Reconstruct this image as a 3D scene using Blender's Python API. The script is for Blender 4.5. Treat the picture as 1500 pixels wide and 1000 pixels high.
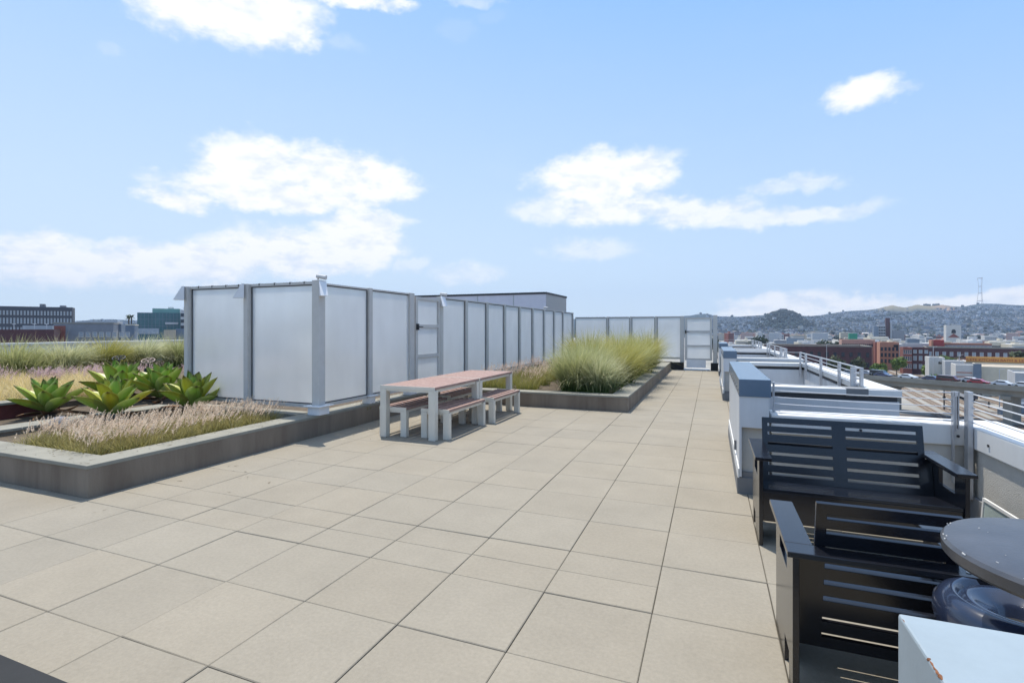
import bpy, bmesh, math, random
import numpy as np
from mathutils import Vector, Matrix

for o in list(bpy.data.objects):
    bpy.data.objects.remove(o, do_unlink=True)
S = bpy.context.scene
COL = S.collection
R = math.radians
rnd = random.Random(7)
NP = np.random.default_rng(11)

# ------------------------------------------------------------------ camera
YAW = 0.3743                     # heading turned left of the walkway (+Y)
CAMZ = 1.525
FPX = 743.2                      # focal length in pixels of a 1500 px wide frame
HOR = 482.2                      # row of the horizon
cd = bpy.data.cameras.new("camera")
cam = bpy.data.objects.new("camera", cd)
COL.objects.link(cam)
cam.location = (0, 0, CAMZ)
cam.rotation_euler = (R(90), 0, YAW)
cd.sensor_width = 36
cd.lens = 36 * FPX / 1500
cd.shift_y = -(500 - HOR) / 1500
cd.clip_start = 0.05
cd.clip_end = 30000
S.camera = cam

# ------------------------------------------------------------------ sun, sky, exposure
SUN_EL, SUN_AZ = R(72.5), math.atan2(-0.63, 0.77)     # azimuth measured from +Y towards +X
sdir = Vector((math.sin(SUN_AZ) * math.cos(SUN_EL), math.cos(SUN_AZ) * math.cos(SUN_EL), math.sin(SUN_EL)))
sl = bpy.data.lights.new("sun", 'SUN')
sl.energy = 4.7
sl.angle = R(0.53)
sl.color = (1.0, 0.94, 0.84)
sun = bpy.data.objects.new("sun", sl)
COL.objects.link(sun)
sun.rotation_euler = sdir.to_track_quat('Z', 'Y').to_euler()
S.view_settings.view_transform = 'Standard'
S.view_settings.look = 'None'
S.view_settings.exposure = 0.17
S.view_settings.gamma = 1
S.view_settings.use_curve_mapping = False
S.cycles.use_denoising = True
S.cycles.max_bounces = 8
S.cycles.diffuse_bounces = 3
S.cycles.glossy_bounces = 3
S.cycles.transmission_bounces = 6
S.cycles.volume_bounces = 0
S.cycles.transparent_max_bounces = 6

W = bpy.data.worlds.new("World")
S.world = W
W.use_nodes = True
W.cycles.sampling_method = 'MANUAL'
W.cycles.sample_map_resolution = 256
SKY_STRENGTH = 0.105
# clouds: bearing and elevation (degrees) of each soft lobe, its half sizes and density
CLOUDS = [
    (-50.92, 29.87, 9.34, 3.94, 1.00),
    (-46.66, 28.83, 4.73, 2.41, 1.00),
    (-38.64, 31.90, 5.62, 0.85, 0.90),
    (-48.53, 15.99, 5.80, 3.17, 1.00),
    (-41.41, 15.83, 7.47, 3.35, 1.00),
    (-36.15, 15.09, 5.40, 1.95, 1.00),
    (-54.95, 12.17, 3.32, 1.23, 1.00),
    (-46.66, 13.50, 10.68, 1.71, 1.00),
    (-63.27, 5.68, 4.29, 2.50, 1.00),
    (-57.70, 5.59, 5.52, 2.34, 1.00),
    (-52.64, 6.38, 5.08, 2.21, 1.00),
    (-44.74, 8.03, 9.07, 2.77, 0.95),
    (-38.64, 9.50, 5.62, 3.01, 0.95),
    (-36.87, 11.52, 4.29, 1.57, 0.80),
    (-11.52, 15.85, 7.07, 3.23, 0.95),
    (-8.20, 16.92, 5.10, 2.33, 0.90),
    (-16.83, 13.00, 4.59, 1.75, 0.60),
    (-10.04, 12.80, 8.10, 1.87, 0.85),
    (-2.16, 12.34, 7.53, 1.67, 0.75),
    (5.63, 11.13, 9.15, 0.99, 0.65),
    (7.44, 13.91, 4.43, 0.95, 0.50),
    (12.49, 11.19, 2.65, 0.86, 0.45),
    (-12.65, 8.86, 6.00, 1.34, 0.50),
    (-6.38, 18.28, 4.31, 0.94, 0.50),
    (13.53, 20.78, 3.6, 1.6, 0.85),
    (16.52, 20.75, 1.92, 0.64, 0.45),
    (6.84, 2.05, 6.27, 1.63, 1.00),
    (2.82, 1.84, 2.31, 0.98, 0.90),
    (12.49, 2.06, 4.78, 1.02, 0.90),
    (20.59, 2.19, 3.84, 1.03, 1.00),
    (23.43, 2.30, 2.33, 0.98, 1.00),
    (-26.06, 6.29, 4.21, 1.37, 0.50),
    (-32.49, 7.09, 2.23, 1.04, 0.45),
    (-27.21, 30.34, 2.67, 1.03, 0.16),
    (-23.37, 31.64, 2.16, 0.67, 0.14),
    (-39.34, 27.94, 2.44, 0.92, 0.25),
    (-60.13, 23.31, 1.41, 0.56, 0.25),
    (-26.06, 32.89, 4.59, 0.54, 0.40),
]


def build_world():
    nt = W.node_tree
    nt.nodes.clear()
    N, L = nt.nodes, nt.links
    out = N.new('ShaderNodeOutputWorld')
    bg = N.new('ShaderNodeBackground')
    bg.inputs['Strength'].default_value = SKY_STRENGTH
    sky = N.new('ShaderNodeTexSky')
    sky.sky_type = 'NISHITA'
    sky.sun_disc = False
    sky.sun_elevation = SUN_EL
    sky.sun_rotation = SUN_AZ
    sky.air_density = 1.0
    sky.dust_density = 1.2
    sky.ozone_density = 1.5
    geo = N.new('ShaderNodeTexCoord')
    sep = N.new('ShaderNodeSeparateXYZ')
    L.new(geo.outputs['Generated'], sep.inputs[0])

    def M(op, a, b=None, c=None, clamp=False):
        n = N.new('ShaderNodeMath')
        n.operation = op
        n.use_clamp = clamp
        for i, v in enumerate((a, b, c)):
            if v is None:
                continue
            if hasattr(v, 'is_output') or isinstance(v, bpy.types.NodeSocket):
                L.new(v, n.inputs[i])
            else:
                n.inputs[i].default_value = v
        return n.outputs[0]
    x, y, z = sep.outputs
    nd = N.new('ShaderNodeTexNoise')
    nd.inputs['Scale'].default_value = 16.0
    nd.inputs['Detail'].default_value = 8.0
    nd.inputs['Roughness'].default_value = 0.58
    L.new(geo.outputs['Generated'], nd.inputs['Vector'])
    sd = N.new('ShaderNodeSeparateXYZ')
    L.new(nd.outputs['Color'], sd.inputs[0])
    az = M('ADD', M('ARCTAN2', x, y), M('MULTIPLY', M('SUBTRACT', sd.outputs[0], 0.5), 0.10))
    el = M('ADD', M('ARCSINE', z), M('MULTIPLY', M('SUBTRACT', sd.outputs[1], 0.5), 0.055))
    # fractal wisps displace and erode the lobes
    n1 = N.new('ShaderNodeTexNoise')
    n1.inputs['Scale'].default_value = 7.0
    n1.inputs['Detail'].default_value = 9.0
    n1.inputs['Roughness'].default_value = 0.62
    mp = N.new('ShaderNodeMapping')
    mp.inputs['Scale'].default_value = (1.0, 1.0, 2.1)
    L.new(geo.outputs['Generated'], mp.inputs[0])
    L.new(mp.outputs[0], n1.inputs['Vector'])
    n2 = N.new('ShaderNodeTexNoise')
    n2.inputs['Scale'].default_value = 22.0
    n2.inputs['Detail'].default_value = 6.0
    n2.inputs['Roughness'].default_value = 0.6
    L.new(mp.outputs[0], n2.inputs['Vector'])
    wob = M('ADD', M('MULTIPLY', M('SUBTRACT', n1.outputs[0], 0.5), 1.7), M('MULTIPLY', M('SUBTRACT', n2.outputs[0], 0.5), 1.35))
    total = None
    for (a, e, wa, we, dens) in CLOUDS:
        da = M('DIVIDE', M('SUBTRACT', az, R(a)), R(wa))
        de = M('DIVIDE', M('SUBTRACT', el, R(e)), R(we))
        q = M('ADD', M('MULTIPLY', da, da), M('MULTIPLY', de, de))
        lobe = M('SUBTRACT', 1.0, q)
        lobe = M('MAXIMUM', lobe, -1.2)
        f = M('ADD', lobe, wob)
        f = M('MULTIPLY', M('ADD', f, 0.40), 0.86, clamp=True)
        f = M('MULTIPLY', f, dens)
        total = f if total is None else M('MAXIMUM', total, f)
    # a thin veil everywhere
    veil = M('MULTIPLY', M('SUBTRACT', n1.outputs[0], 0.47), 0.35, clamp=True)
    total = M('MAXIMUM', total, veil)
    fill_veil = M('MULTIPLY', M('MULTIPLY', M('SUBTRACT', M('ARCSINE', z), R(34)), 1 / R(22), clamp=True), 0.5)   # unseen white veil overhead, added to make the fill light less blue
    total = M('MAXIMUM', total, fill_veil)
    mix = N.new('ShaderNodeMixRGB')
    L.new(total, mix.inputs[0])
    # summer haze: the clear sky pales towards the horizon and towards the sun's side
    eld = M('MULTIPLY', M('ARCSINE', z), 180 / math.pi)
    azd = M('MULTIPLY', M('ARCTAN2', x, y), 180 / math.pi)
    s1 = M('MULTIPLY', M('MAXIMUM', eld, 0.0), 0.75 / 30)
    s2 = M('MULTIPLY', M('SUBTRACT', 1.0, M('COSINE', M('MULTIPLY', M('ADD', azd, 60.0), math.pi / 180))), 0.28)
    ss = M('MINIMUM', M('ADD', s1, s2), 1.0)
    comb = N.new('ShaderNodeCombineXYZ')
    L.new(M('SUBTRACT', 7.1, M('MULTIPLY', ss, 4.5)), comb.inputs[0])
    L.new(M('SUBTRACT', 8.4, M('MULTIPLY', ss, 3.3)), comb.inputs[1])
    L.new(M('ADD', 9.3, M('MULTIPLY', ss, .35)), comb.inputs[2])
    hz = N.new('ShaderNodeMixRGB')
    hz.inputs[0].default_value = 0.88
    L.new(sky.outputs[0], hz.inputs[1])
    L.new(comb.outputs[0], hz.inputs[2])
    L.new(hz.outputs[0], mix.inputs[1])
    cs = N.new('ShaderNodeMixRGB')          # bright tops, faintly grey folds
    cs.inputs[1].default_value = (7.7, 8.2, 8.9, 1)
    cs.inputs[2].default_value = (9.6, 9.6, 9.6, 1)
    L.new(M('MULTIPLY', M('SUBTRACT', n2.outputs[0], 0.34), 5.0, clamp=True), cs.inputs[0])
    L.new(cs.outputs[0], mix.inputs[2])
    tt = M('MULTIPLY', M('MULTIPLY', total, total), M('SUBTRACT', 3.0, M('MULTIPLY', total, 2.0)))
    L.new(tt, mix.inputs[0])
    L.new(mix.outputs[0], bg.inputs['Color'])
    L.new(bg.outputs[0], out.inputs['Surface'])


build_world()

# ------------------------------------------------------------------ helpers
CY, SY = math.cos(YAW), math.sin(YAW)


def at(px, d):
    """Ground position at a bearing (given as a column of a 1500 px frame) and a distance."""
    r = (px - 750) / FPX * d
    return (r * CY - d * SY, r * SY + d * CY)


def zat(py, d):
    return CAMZ - (py - HOR) / FPX * d


def gp(px, py, z):
    d = (CAMZ - z) * FPX / (py - HOR)
    return at(px, d)


class MB:
    def __init__(self):
        self.v, self.f, self.m = [], [], []

    def quad(self, *pts, mi=0):
        b = len(self.v)
        self.v += [tuple(p) for p in pts]
        self.f.append(tuple(range(b, b + len(pts))))
        self.m.append(mi)

    def hexa(self, p, mi=0):
        b = len(self.v)
        self.v += [tuple(q) for q in p]
        for fc in ((0, 3, 2, 1), (4, 5, 6, 7), (0, 1, 5, 4), (1, 2, 6, 5), (2, 3, 7, 6), (3, 0, 4, 7)):
            self.f.append(tuple(b + i for i in fc))
            self.m.append(mi)
        return self

    def box(self, x0, x1, y0, y1, z0, z1, mi=0):
        return self.hexa([(x0, y0, z0), (x1, y0, z0), (x1, y1, z0), (x0, y1, z0),
                          (x0, y0, z1), (x1, y0, z1), (x1, y1, z1), (x0, y1, z1)], mi)

    def bar(self, p, q, w, h, up=(0, 0, 1), mi=0):
        p, q = Vector(p), Vector(q)
        d = (q - p).normalized()
        u = Vector(up)
        if abs(d.dot(u)) > 0.98:
            u = Vector((1, 0, 0))
        s = d.cross(u).normalized() * (w / 2)
        t = s.cross(d).normalized() * (h / 2)
        return self.hexa([p - s - t, p + s - t, p + s + t, p - s + t, q - s - t, q + s - t, q + s + t, q - s + t], mi)

    def tube(self, pts, r, n=8, mi=0):
        pts = [Vector(p) for p in pts]
        rs = r if isinstance(r, (list, tuple)) else [r] * len(pts)
        b = len(self.v)
        prev = None
        for i, p in enumerate(pts):
            a = pts[max(i - 1, 0)]
            c = pts[min(i + 1, len(pts) - 1)]
            d = (c - a).normalized()
            u = prev if prev is not None else (Vector((0, 0, 1)) if abs(d.z) < 0.9 else Vector((1, 0, 0)))
            s = d.cross(u)
            s = s.normalized() if s.length > 1e-6 else Vector((1, 0, 0))
            t = s.cross(d).normalized()
            prev = t
            for k in range(n):
                an = 2 * math.pi * k / n
                self.v.append(tuple(p + (s * math.cos(an) + t * math.sin(an)) * rs[i]))
        for i in range(len(pts) - 1):
            for k in range(n):
                k2 = (k + 1) % n
                self.f.append((b + i * n + k, b + i * n + k2, b + (i + 1) * n + k2, b + (i + 1) * n + k))
                self.m.append(mi)
        self.f.append(tuple(b + k for k in range(n)))
        self.m.append(mi)
        e = b + (len(pts) - 1) * n
        self.f.append(tuple(e + k for k in range(n)))
        self.m.append(mi)
        return self

    def ring(self, c, r, t, n=24, m=8, tilt=(0, 0, 1), mi=0):
        c = Vector(c)
        q = Vector(tilt).normalized().to_track_quat('Z', 'Y')
        b = len(self.v)
        for i in range(n):
            a = 2 * math.pi * i / n
            for k in range(m):
                bb = 2 * math.pi * k / m
                p = Vector(((r + t * math.cos(bb)) * math.cos(a), (r + t * math.cos(bb)) * math.sin(a), t * math.sin(bb)))
                self.v.append(tuple(c + q @ p))
        for i in range(n):
            for k in range(m):
                i2, k2 = (i + 1) % n, (k + 1) % m
                self.f.append((b + i * m + k, b + i2 * m + k, b + i2 * m + k2, b + i * m + k2))
                self.m.append(mi)
        return self

    def lathe(self, prof, c=(0, 0, 0), n=32, mi=0, sx=1.0, sy=1.0):
        b = len(self.v)
        for (r, z) in prof:
            for k in range(n):
                a = 2 * math.pi * k / n
                self.v.append((c[0] + sx * r * math.cos(a), c[1] + sy * r * math.sin(a), c[2] + z))
        for i in range(len(prof) - 1):
            for k in range(n):
                k2 = (k + 1) % n
                self.f.append((b + i * n + k, b + i * n + k2, b + (i + 1) * n + k2, b + (i + 1) * n + k))
                self.m.append(mi)
        self.f.append(tuple(b + k for k in range(n)))
        self.m.append(mi)
        e = b + (len(prof) - 1) * n
        self.f.append(tuple(e + k for k in range(n)))
        self.m.append(mi)
        return self

    def prism(self, poly, a0, a1, axis='y', mi=0):
        """poly in the plane across AXIS, extruded from a0 to a1."""
        def P(u, v, a):
            return {'y': (u, a, v), 'x': (a, u, v), 'z': (u, v, a)}[axis]
        b = len(self.v)
        n = len(poly)
        self.v += [P(u, v, a0) for u, v in poly] + [P(u, v, a1) for u, v in poly]
        self.f.append(tuple(b + i for i in range(n)))
        self.m.append(mi)
        self.f.append(tuple(b + n + i for i in range(n)))
        self.m.append(mi)
        for i in range(n):
            j = (i + 1) % n
            self.f.append((b + i, b + j, b + n + j, b + n + i))
            self.m.append(mi)
        return self

    def grid_panel(self, O, U, V, Nn, us, vs, holes, t, mi=0):
        """A board of thickness t with rectangular openings: one clean shell."""
        O, U, V, Nn = Vector(O), Vector(U), Vector(V), Vector(Nn)
        solid = lambda i, j: 0 <= i < len(us) - 1 and 0 <= j < len(vs) - 1 and (i, j) not in holes
        idx = {}

        def vid(i, j, s):
            k = (i, j, s)
            if k not in idx:
                idx[k] = len(self.v)
                self.v.append(tuple(O + U * us[i] + V * vs[j] + Nn * (t if s else 0)))
            return idx[k]
        for i in range(len(us) - 1):
            for j in range(len(vs) - 1):
                if not solid(i, j):
                    continue
                for s in (0, 1):
                    self.f.append((vid(i, j, s), vid(i + 1, j, s), vid(i + 1, j + 1, s), vid(i, j + 1, s)))
                    self.m.append(mi)
                for (di, dj, a, b) in ((-1, 0, (0, 0), (0, 1)), (1, 0, (1, 0), (1, 1)), (0, -1, (0, 0), (1, 0)), (0, 1, (0, 1), (1, 1))):
                    if not solid(i + di, j + dj):
                        A = (i + a[0], j + a[1])
                        B = (i + b[0], j + b[1])
                        self.f.append((vid(*A, 0), vid(*B, 0), vid(*B, 1), vid(*A, 1)))
                        self.m.append(mi)
        return self

    def mesh(self, name, mats, smooth=False, fixn=True):
        me = bpy.data.meshes.new(name)
        me.from_pydata(self.v, [], self.f)
        mats = mats if isinstance(mats, (list, tuple)) else [mats]
        for mm in mats:
            me.materials.append(mm)
        if len(mats) > 1:
            me.polygons.foreach_set('material_index', self.m)
        if fixn:
            bm = bmesh.new()
            bm.from_mesh(me)
            bmesh.ops.recalc_face_normals(bm, faces=bm.faces)
            bm.to_mesh(me)
            bm.free()
        if smooth:
            me.polygons.foreach_set('use_smooth', [True] * len(me.polygons))
            if smooth != 'all':
                me.set_sharp_from_angle(angle=R(35))
        me.update()
        return me

    def build(self, name, mats, parent=None, smooth=False, bevel=0.0, fixn=True, world=False):
        """world=True: coordinates were given in world space, shift them under the parent's base."""
        if world and parent is not None:
            off = Vector((0, 0, 0))
            p = parent
            while p is not None:
                off += p.location
                p = p.parent
            self.v = [(a - off.x, b - off.y, c - off.z) for a, b, c in self.v]
        o = bpy.data.objects.new(name, self.mesh(name, mats, smooth, fixn))
        COL.objects.link(o)
        if parent is not None:
            o.parent = parent
        if bevel:
            m = o.modifiers.new('bevel', 'BEVEL')
            m.width = bevel
            m.segments = 2
            m.limit_method = 'ANGLE'
            m.angle_limit = R(40)
        return o


def tag(o, label=None, cat=None, group=None, kind=None):
    if label:
        o['label'] = label
    if cat:
        o['category'] = cat
    if group:
        o['group'] = group
    if kind:
        o['kind'] = kind
    return o


def thing(name, label, cat, loc=(0, 0, 0), rz=0.0, group=None):
    o = bpy.data.objects.new(name, None)
    o.empty_display_size = 0.2
    COL.objects.link(o)
    o.location = loc
    o.rotation_euler = (0, 0, rz)
    return tag(o, label, cat, group)


def copy_tree(o, parent=None):
    c = o.copy()
    COL.objects.link(c)
    c.parent = parent
    for ch in list(o.children):
        copy_tree(ch, c)
    return c


def inst(name, me, parent, loc, rz=0.0):
    o = bpy.data.objects.new(name, me)
    COL.objects.link(o)
    o.parent = parent
    o.location = loc
    o.rotation_euler = (0, 0, rz)
    return o


# ------------------------------------------------------------------ materials
def lin(r, g, b):
    f = lambda c: (c / 255 / 12.92) if c / 255 <= 0.04045 else ((c / 255 + 0.055) / 1.055) ** 2.4
    return (f(r), f(g), f(b))


def mat(name, col, rough=0.6, var=0.12, scale=6.0, bump=0.0, bscale=60.0, metal=0.0, spec=0.5, col2=None, stretch=None, detail=6, coat=0.0):
    m = bpy.data.materials.new(name)
    m.use_nodes = True
    nt = m.node_tree
    N, L = nt.nodes, nt.links
    bs = N['Principled BSDF']
    bs.inputs['Roughness'].default_value = rough
    bs.inputs['Metallic'].default_value = metal
    bs.inputs['Specular IOR Level'].default_value = spec
    bs.inputs['Coat Weight'].default_value = coat
    tc = N.new('ShaderNodeTexCoord')
    mp = N.new('ShaderNodeMapping')
    if stretch:
        mp.inputs['Scale'].default_value = stretch
    L.new(tc.outputs['Object'], mp.inputs[0])
    nz = N.new('ShaderNodeTexNoise')
    nz.inputs['Scale'].default_value = scale
    nz.inputs['Detail'].default_value = detail
    nz.inputs['Roughness'].default_value = 0.65
    L.new(mp.outputs[0], nz.inputs['Vector'])
    rp = N.new('ShaderNodeValToRGB')
    a = tuple(c * (1 - var) for c in col)
    b = col2 if col2 else tuple(min(1, c * (1 + var)) for c in col)
    rp.color_ramp.elements[0].position = 0.3
    rp.color_ramp.elements[1].position = 0.7
    rp.color_ramp.elements[0].color = (*a, 1)
    rp.color_ramp.elements[1].color = (*b, 1)
    L.new(nz.outputs[0], rp.inputs[0])
    L.new(rp.outputs[0], bs.inputs['Base Color'])
    if bump:
        n2 = N.new('ShaderNodeTexNoise')
        n2.inputs['Scale'].default_value = bscale
        n2.inputs['Detail'].default_value = 4
        L.new(tc.outputs['Object'], n2.inputs['Vector'])
        bp = N.new('ShaderNodeBump')
        bp.inputs['Strength'].default_value = bump
        bp.inputs['Distance'].default_value = 0.01
        L.new(n2.outputs[0], bp.inputs['Height'])
        L.new(bp.outputs[0], bs.inputs['Normal'])
    return m


def attr_mat(name, rough=0.6, trans=0.0, spec=0.3, bump=0.0, grain=0.0, gscale=300.0, blotch=0.0):
    """Pigment from the mesh's own colour attribute."""
    m = bpy.data.materials.new(name)
    m.use_nodes = True
    nt = m.node_tree
    N, L = nt.nodes, nt.links
    bs = N['Principled BSDF']
    bs.inputs['Roughness'].default_value = rough
    bs.inputs['Specular IOR Level'].default_value = spec
    at_ = N.new('ShaderNodeAttribute')
    at_.attribute_name = 'Col'
    c = at_.outputs['Color']
    tc = N.new('ShaderNodeTexCoord')
    for amp, sc in ((grain, gscale), (blotch, 1.7)):
        if amp:
            nz = N.new('ShaderNodeTexNoise')
            nz.inputs['Scale'].default_value = sc
            nz.inputs['Detail'].default_value = 5
            nz.inputs['Roughness'].default_value = 0.7
            L.new(tc.outputs['Object'], nz.inputs['Vector'])
            mr = N.new('ShaderNodeMapRange')
            mr.inputs['From Min'].default_value = 0.25
            mr.inputs['From Max'].default_value = 0.75
            mr.inputs['To Min'].default_value = 1 - amp
            mr.inputs['To Max'].default_value = 1 + amp
            L.new(nz.outputs[0], mr.inputs[0])
            mx = N.new('ShaderNodeVectorMath')
            mx.operation = 'SCALE'
            L.new(c, mx.inputs[0])
            L.new(mr.outputs[0], mx.inputs['Scale'])
            c = mx.outputs[0]
    L.new(c, bs.inputs['Base Color'])
    if bump:
        n2 = N.new('ShaderNodeTexNoise')
        n2.inputs['Scale'].default_value = 220
        n2.inputs['Detail'].default_value = 4
        L.new(tc.outputs['Object'], n2.inputs['Vector'])
        bp = N.new('ShaderNodeBump')
        bp.inputs['Strength'].default_value = bump
        bp.inputs['Distance'].default_value = 0.004
        L.new(n2.outputs[0], bp.inputs['Height'])
        L.new(bp.outputs[0], bs.inputs['Normal'])
    if trans:
        tr = N.new('ShaderNodeBsdfTranslucent')
        L.new(c, tr.inputs['Color'])
        mx = N.new('ShaderNodeMixShader')
        mx.inputs[0].default_value = trans
        L.new(bs.outputs[0], mx.inputs[1])
        L.new(tr.outputs[0], mx.inputs[2])
        L.new(mx.outputs[0], N['Material Output'].inputs['Surface'])
    return m


def frosted(name, col, trans=0.62):
    m = bpy.data.materials.new(name)
    m.use_nodes = True
    nt = m.node_tree
    N, L = nt.nodes, nt.links
    bs = N['Principled BSDF']
    bs.inputs['Roughness'].default_value = 0.2
    bs.inputs['Specular IOR Level'].default_value = 0.9
    tc = N.new('ShaderNodeTexCoord')
    mp = N.new('ShaderNodeMapping')
    mp.inputs['Scale'].default_value = (1.3, 1.3, 0.6)
    L.new(tc.outputs['Object'], mp.inputs[0])
    nz = N.new('ShaderNodeTexNoise')
    nz.inputs['Scale'].default_value = 2.2
    nz.inputs['Detail'].default_value = 7
    L.new(mp.outputs[0], nz.inputs['Vector'])
    rp = N.new('ShaderNodeValToRGB')
    rp.color_ramp.elements[0].position = 0.3
    rp.color_ramp.elements[1].position = 0.7
    rp.color_ramp.elements[0].color = (*[c * 0.96 for c in col], 1)
    rp.color_ramp.elements[1].color = (*[min(1, c * 1.03) for c in col], 1)
    L.new(nz.outputs[0], rp.inputs[0])
    L.new(rp.outputs[0], bs.inputs['Base Color'])
    tr = N.new('ShaderNodeBsdfTranslucent')
    L.new(rp.outputs[0], tr.inputs['Color'])
    mx = N.new('ShaderNodeMixShader')
    mx.inputs[0].default_value = trans
    L.new(bs.outputs[0], mx.inputs[1])
    L.new(tr.outputs[0], mx.inputs[2])
    rf = N.new('ShaderNodeBsdfRefraction')          # what stands behind shows as a blur
    rf.inputs['Roughness'].default_value = 0.42
    rf.inputs['IOR'].default_value = 1.06
    L.new(rp.outputs[0], rf.inputs['Color'])
    m2 = N.new('ShaderNodeMixShader')
    m2.inputs[0].default_value = 0.44
    L.new(mx.outputs[0], m2.inputs[1])
    L.new(rf.outputs[0], m2.inputs[2])
    L.new(m2.outputs[0], N['Material Output'].inputs['Surface'])
    return m


M = {}
M['paver'] = attr_mat('paver_concrete', rough=0.85, spec=0.2, bump=0.35, grain=0.11, gscale=48, blotch=0.085)
M['joint'] = mat('dark_joint', (0.03, 0.03, 0.03), 0.95)
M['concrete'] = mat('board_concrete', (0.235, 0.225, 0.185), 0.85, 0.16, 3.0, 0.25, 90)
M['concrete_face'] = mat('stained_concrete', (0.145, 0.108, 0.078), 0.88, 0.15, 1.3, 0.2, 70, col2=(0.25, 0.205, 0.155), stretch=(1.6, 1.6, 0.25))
M['soil'] = mat('planting_soil', (0.10, 0.075, 0.05), 0.95, 0.4, 8, 0.6, 40)
M['rust'] = mat('rust_red_paint', (0.12, 0.028, 0.026), 0.75, 0.3, 5, 0.1)
M['alu'] = mat('grey_aluminium', (0.52, 0.50, 0.465), 0.45, 0.05, 8)
M['alu_pale'] = mat('pale_aluminium', (0.72, 0.72, 0.72), 0.45, 0.05, 8)
M['frost'] = frosted('frosted_pane', (0.90, 0.91, 0.905), 0.62)
M['gasket'] = mat('dark_gasket', (0.035, 0.036, 0.04), 0.6)
M['steelpaint'] = mat('table_frame_grey', (0.66, 0.61, 0.51), 0.5, 0.05, 6)
M['redwood'] = mat('red_slat', (0.25, 0.14, 0.115), 0.6, 0.16, 9, 0.15, 40, col2=(0.42, 0.285, 0.235), stretch=(9, 1, 9))
M['black'] = mat('black_polymer', (0.008, 0.009, 0.013), 0.2, 0.25, 14, 0.03, 120, spec=0.6)
M['blackgloss'] = mat('black_gloss', (0.018, 0.026, 0.052), 0.22, 0.2, 10, coat=0.5)
M['disc'] = mat('worn_black_top', (0.045, 0.046, 0.052), 0.34, 0.35, 5, 0.05, 80, spec=1.0)
M['chip'] = mat('chipped_paint', (0.55, 0.54, 0.52), 0.7)
M['charcoal'] = mat('charcoal_panel', (0.036, 0.037, 0.038), 0.85, 0.1, 4, 0.05, 90, spec=0.15)
M['white'] = mat('white_paint', (0.63, 0.63, 0.615), 0.5, 0.07, 1.2, 0.06, 25, stretch=(2.2, 2.2, .5))
M['siding'] = mat('pale_siding', (0.55, 0.56, 0.57), 0.5, 0.10, 1.6, 0.06, 25, stretch=(2.2, 2.2, .4))
M['stucco'] = mat('beige_stucco', (0.47, 0.45, 0.405), 0.9, 0.08, 4, 0.4, 140)
M['capblue'] = mat('blue_metal_cap', (0.078, 0.132, 0.20), 0.26, 0.05, 3, spec=1.0)
M['plinth'] = mat('grey_plinth', (0.17, 0.175, 0.18), 0.7, 0.1, 4)
M['steel'] = mat('galvanised_steel', (0.50, 0.51, 0.53), 0.38, 0.08, 20, metal=0.7)
M['cable'] = mat('steel_cable', (0.66, 0.66, 0.66), 0.35, 0.05, 20, metal=0.3)
M['boxblue'] = mat('pale_blue_paint', (0.27, 0.325, 0.36), 0.5, 0.07, 5, 0.05, 60)
M['rustchip'] = mat('rust_chip', (0.22, 0.09, 0.04), 0.9, 0.4, 60)
M['palegreen'] = mat('pale_green_glass', (0.38, 0.45, 0.43), 0.2)
M['brass'] = mat('weathered_wheel', (0.30, 0.22, 0.18), 0.6, 0.2, 30)
M['iron'] = mat('black_iron', (0.02, 0.02, 0.022), 0.5)
M['rock'] = mat('grey_rock', (0.19, 0.19, 0.20), 0.9, 0.3, 12, 0.5, 40)
M['grass'] = attr_mat('grass_blade', 0.55, 0.32, 0.25)
M['agave'] = attr_mat('agave_leaf', 0.40, 0.34, 0.5)
M['leaf'] = attr_mat('tree_leaf', 0.6, 0.25, 0.2)
M['bark'] = mat('bark', (0.09, 0.07, 0.05), 0.9, 0.3, 3)
M['phpanel'] = mat('mauve_metal_panel', (0.74, 0.68, 0.70), 0.45, 0.05, 2, metal=0.45)
M['glass'] = mat('dark_window', (0.03, 0.04, 0.055), 0.1, 0.3, 0.7)
M['palewin'] = mat('pale_window', (0.28, 0.33, 0.38), 0.15, 0.2, 0.6)
M['teal'] = mat('teal_glass', (0.045, 0.12, 0.135), 0.12, 0.25, 0.12)
M['tealpale'] = mat('sea_green_glass', (0.14, 0.30, 0.27), 0.2, 0.15, 0.2)
M['tyre'] = mat('tyre_rubber', (0.02, 0.02, 0.02), 0.8)


def paint(key, col, rough=0.8, var=0.1, scale=0.25, **k):
    if key not in M:
        M[key] = mat(key, col, rough, var, scale, **k)
    return M[key]


# ================================================================== ROOF STRUCTURE
def set_cols(me, cols, per_vertex=True):
    a = me.color_attributes.new('Col', 'FLOAT_COLOR', 'POINT')
    c = np.ones((len(me.vertices), 4), dtype=np.float32)
    c[:, :3] = cols
    a.data.foreach_set('color', c.ravel())


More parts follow.
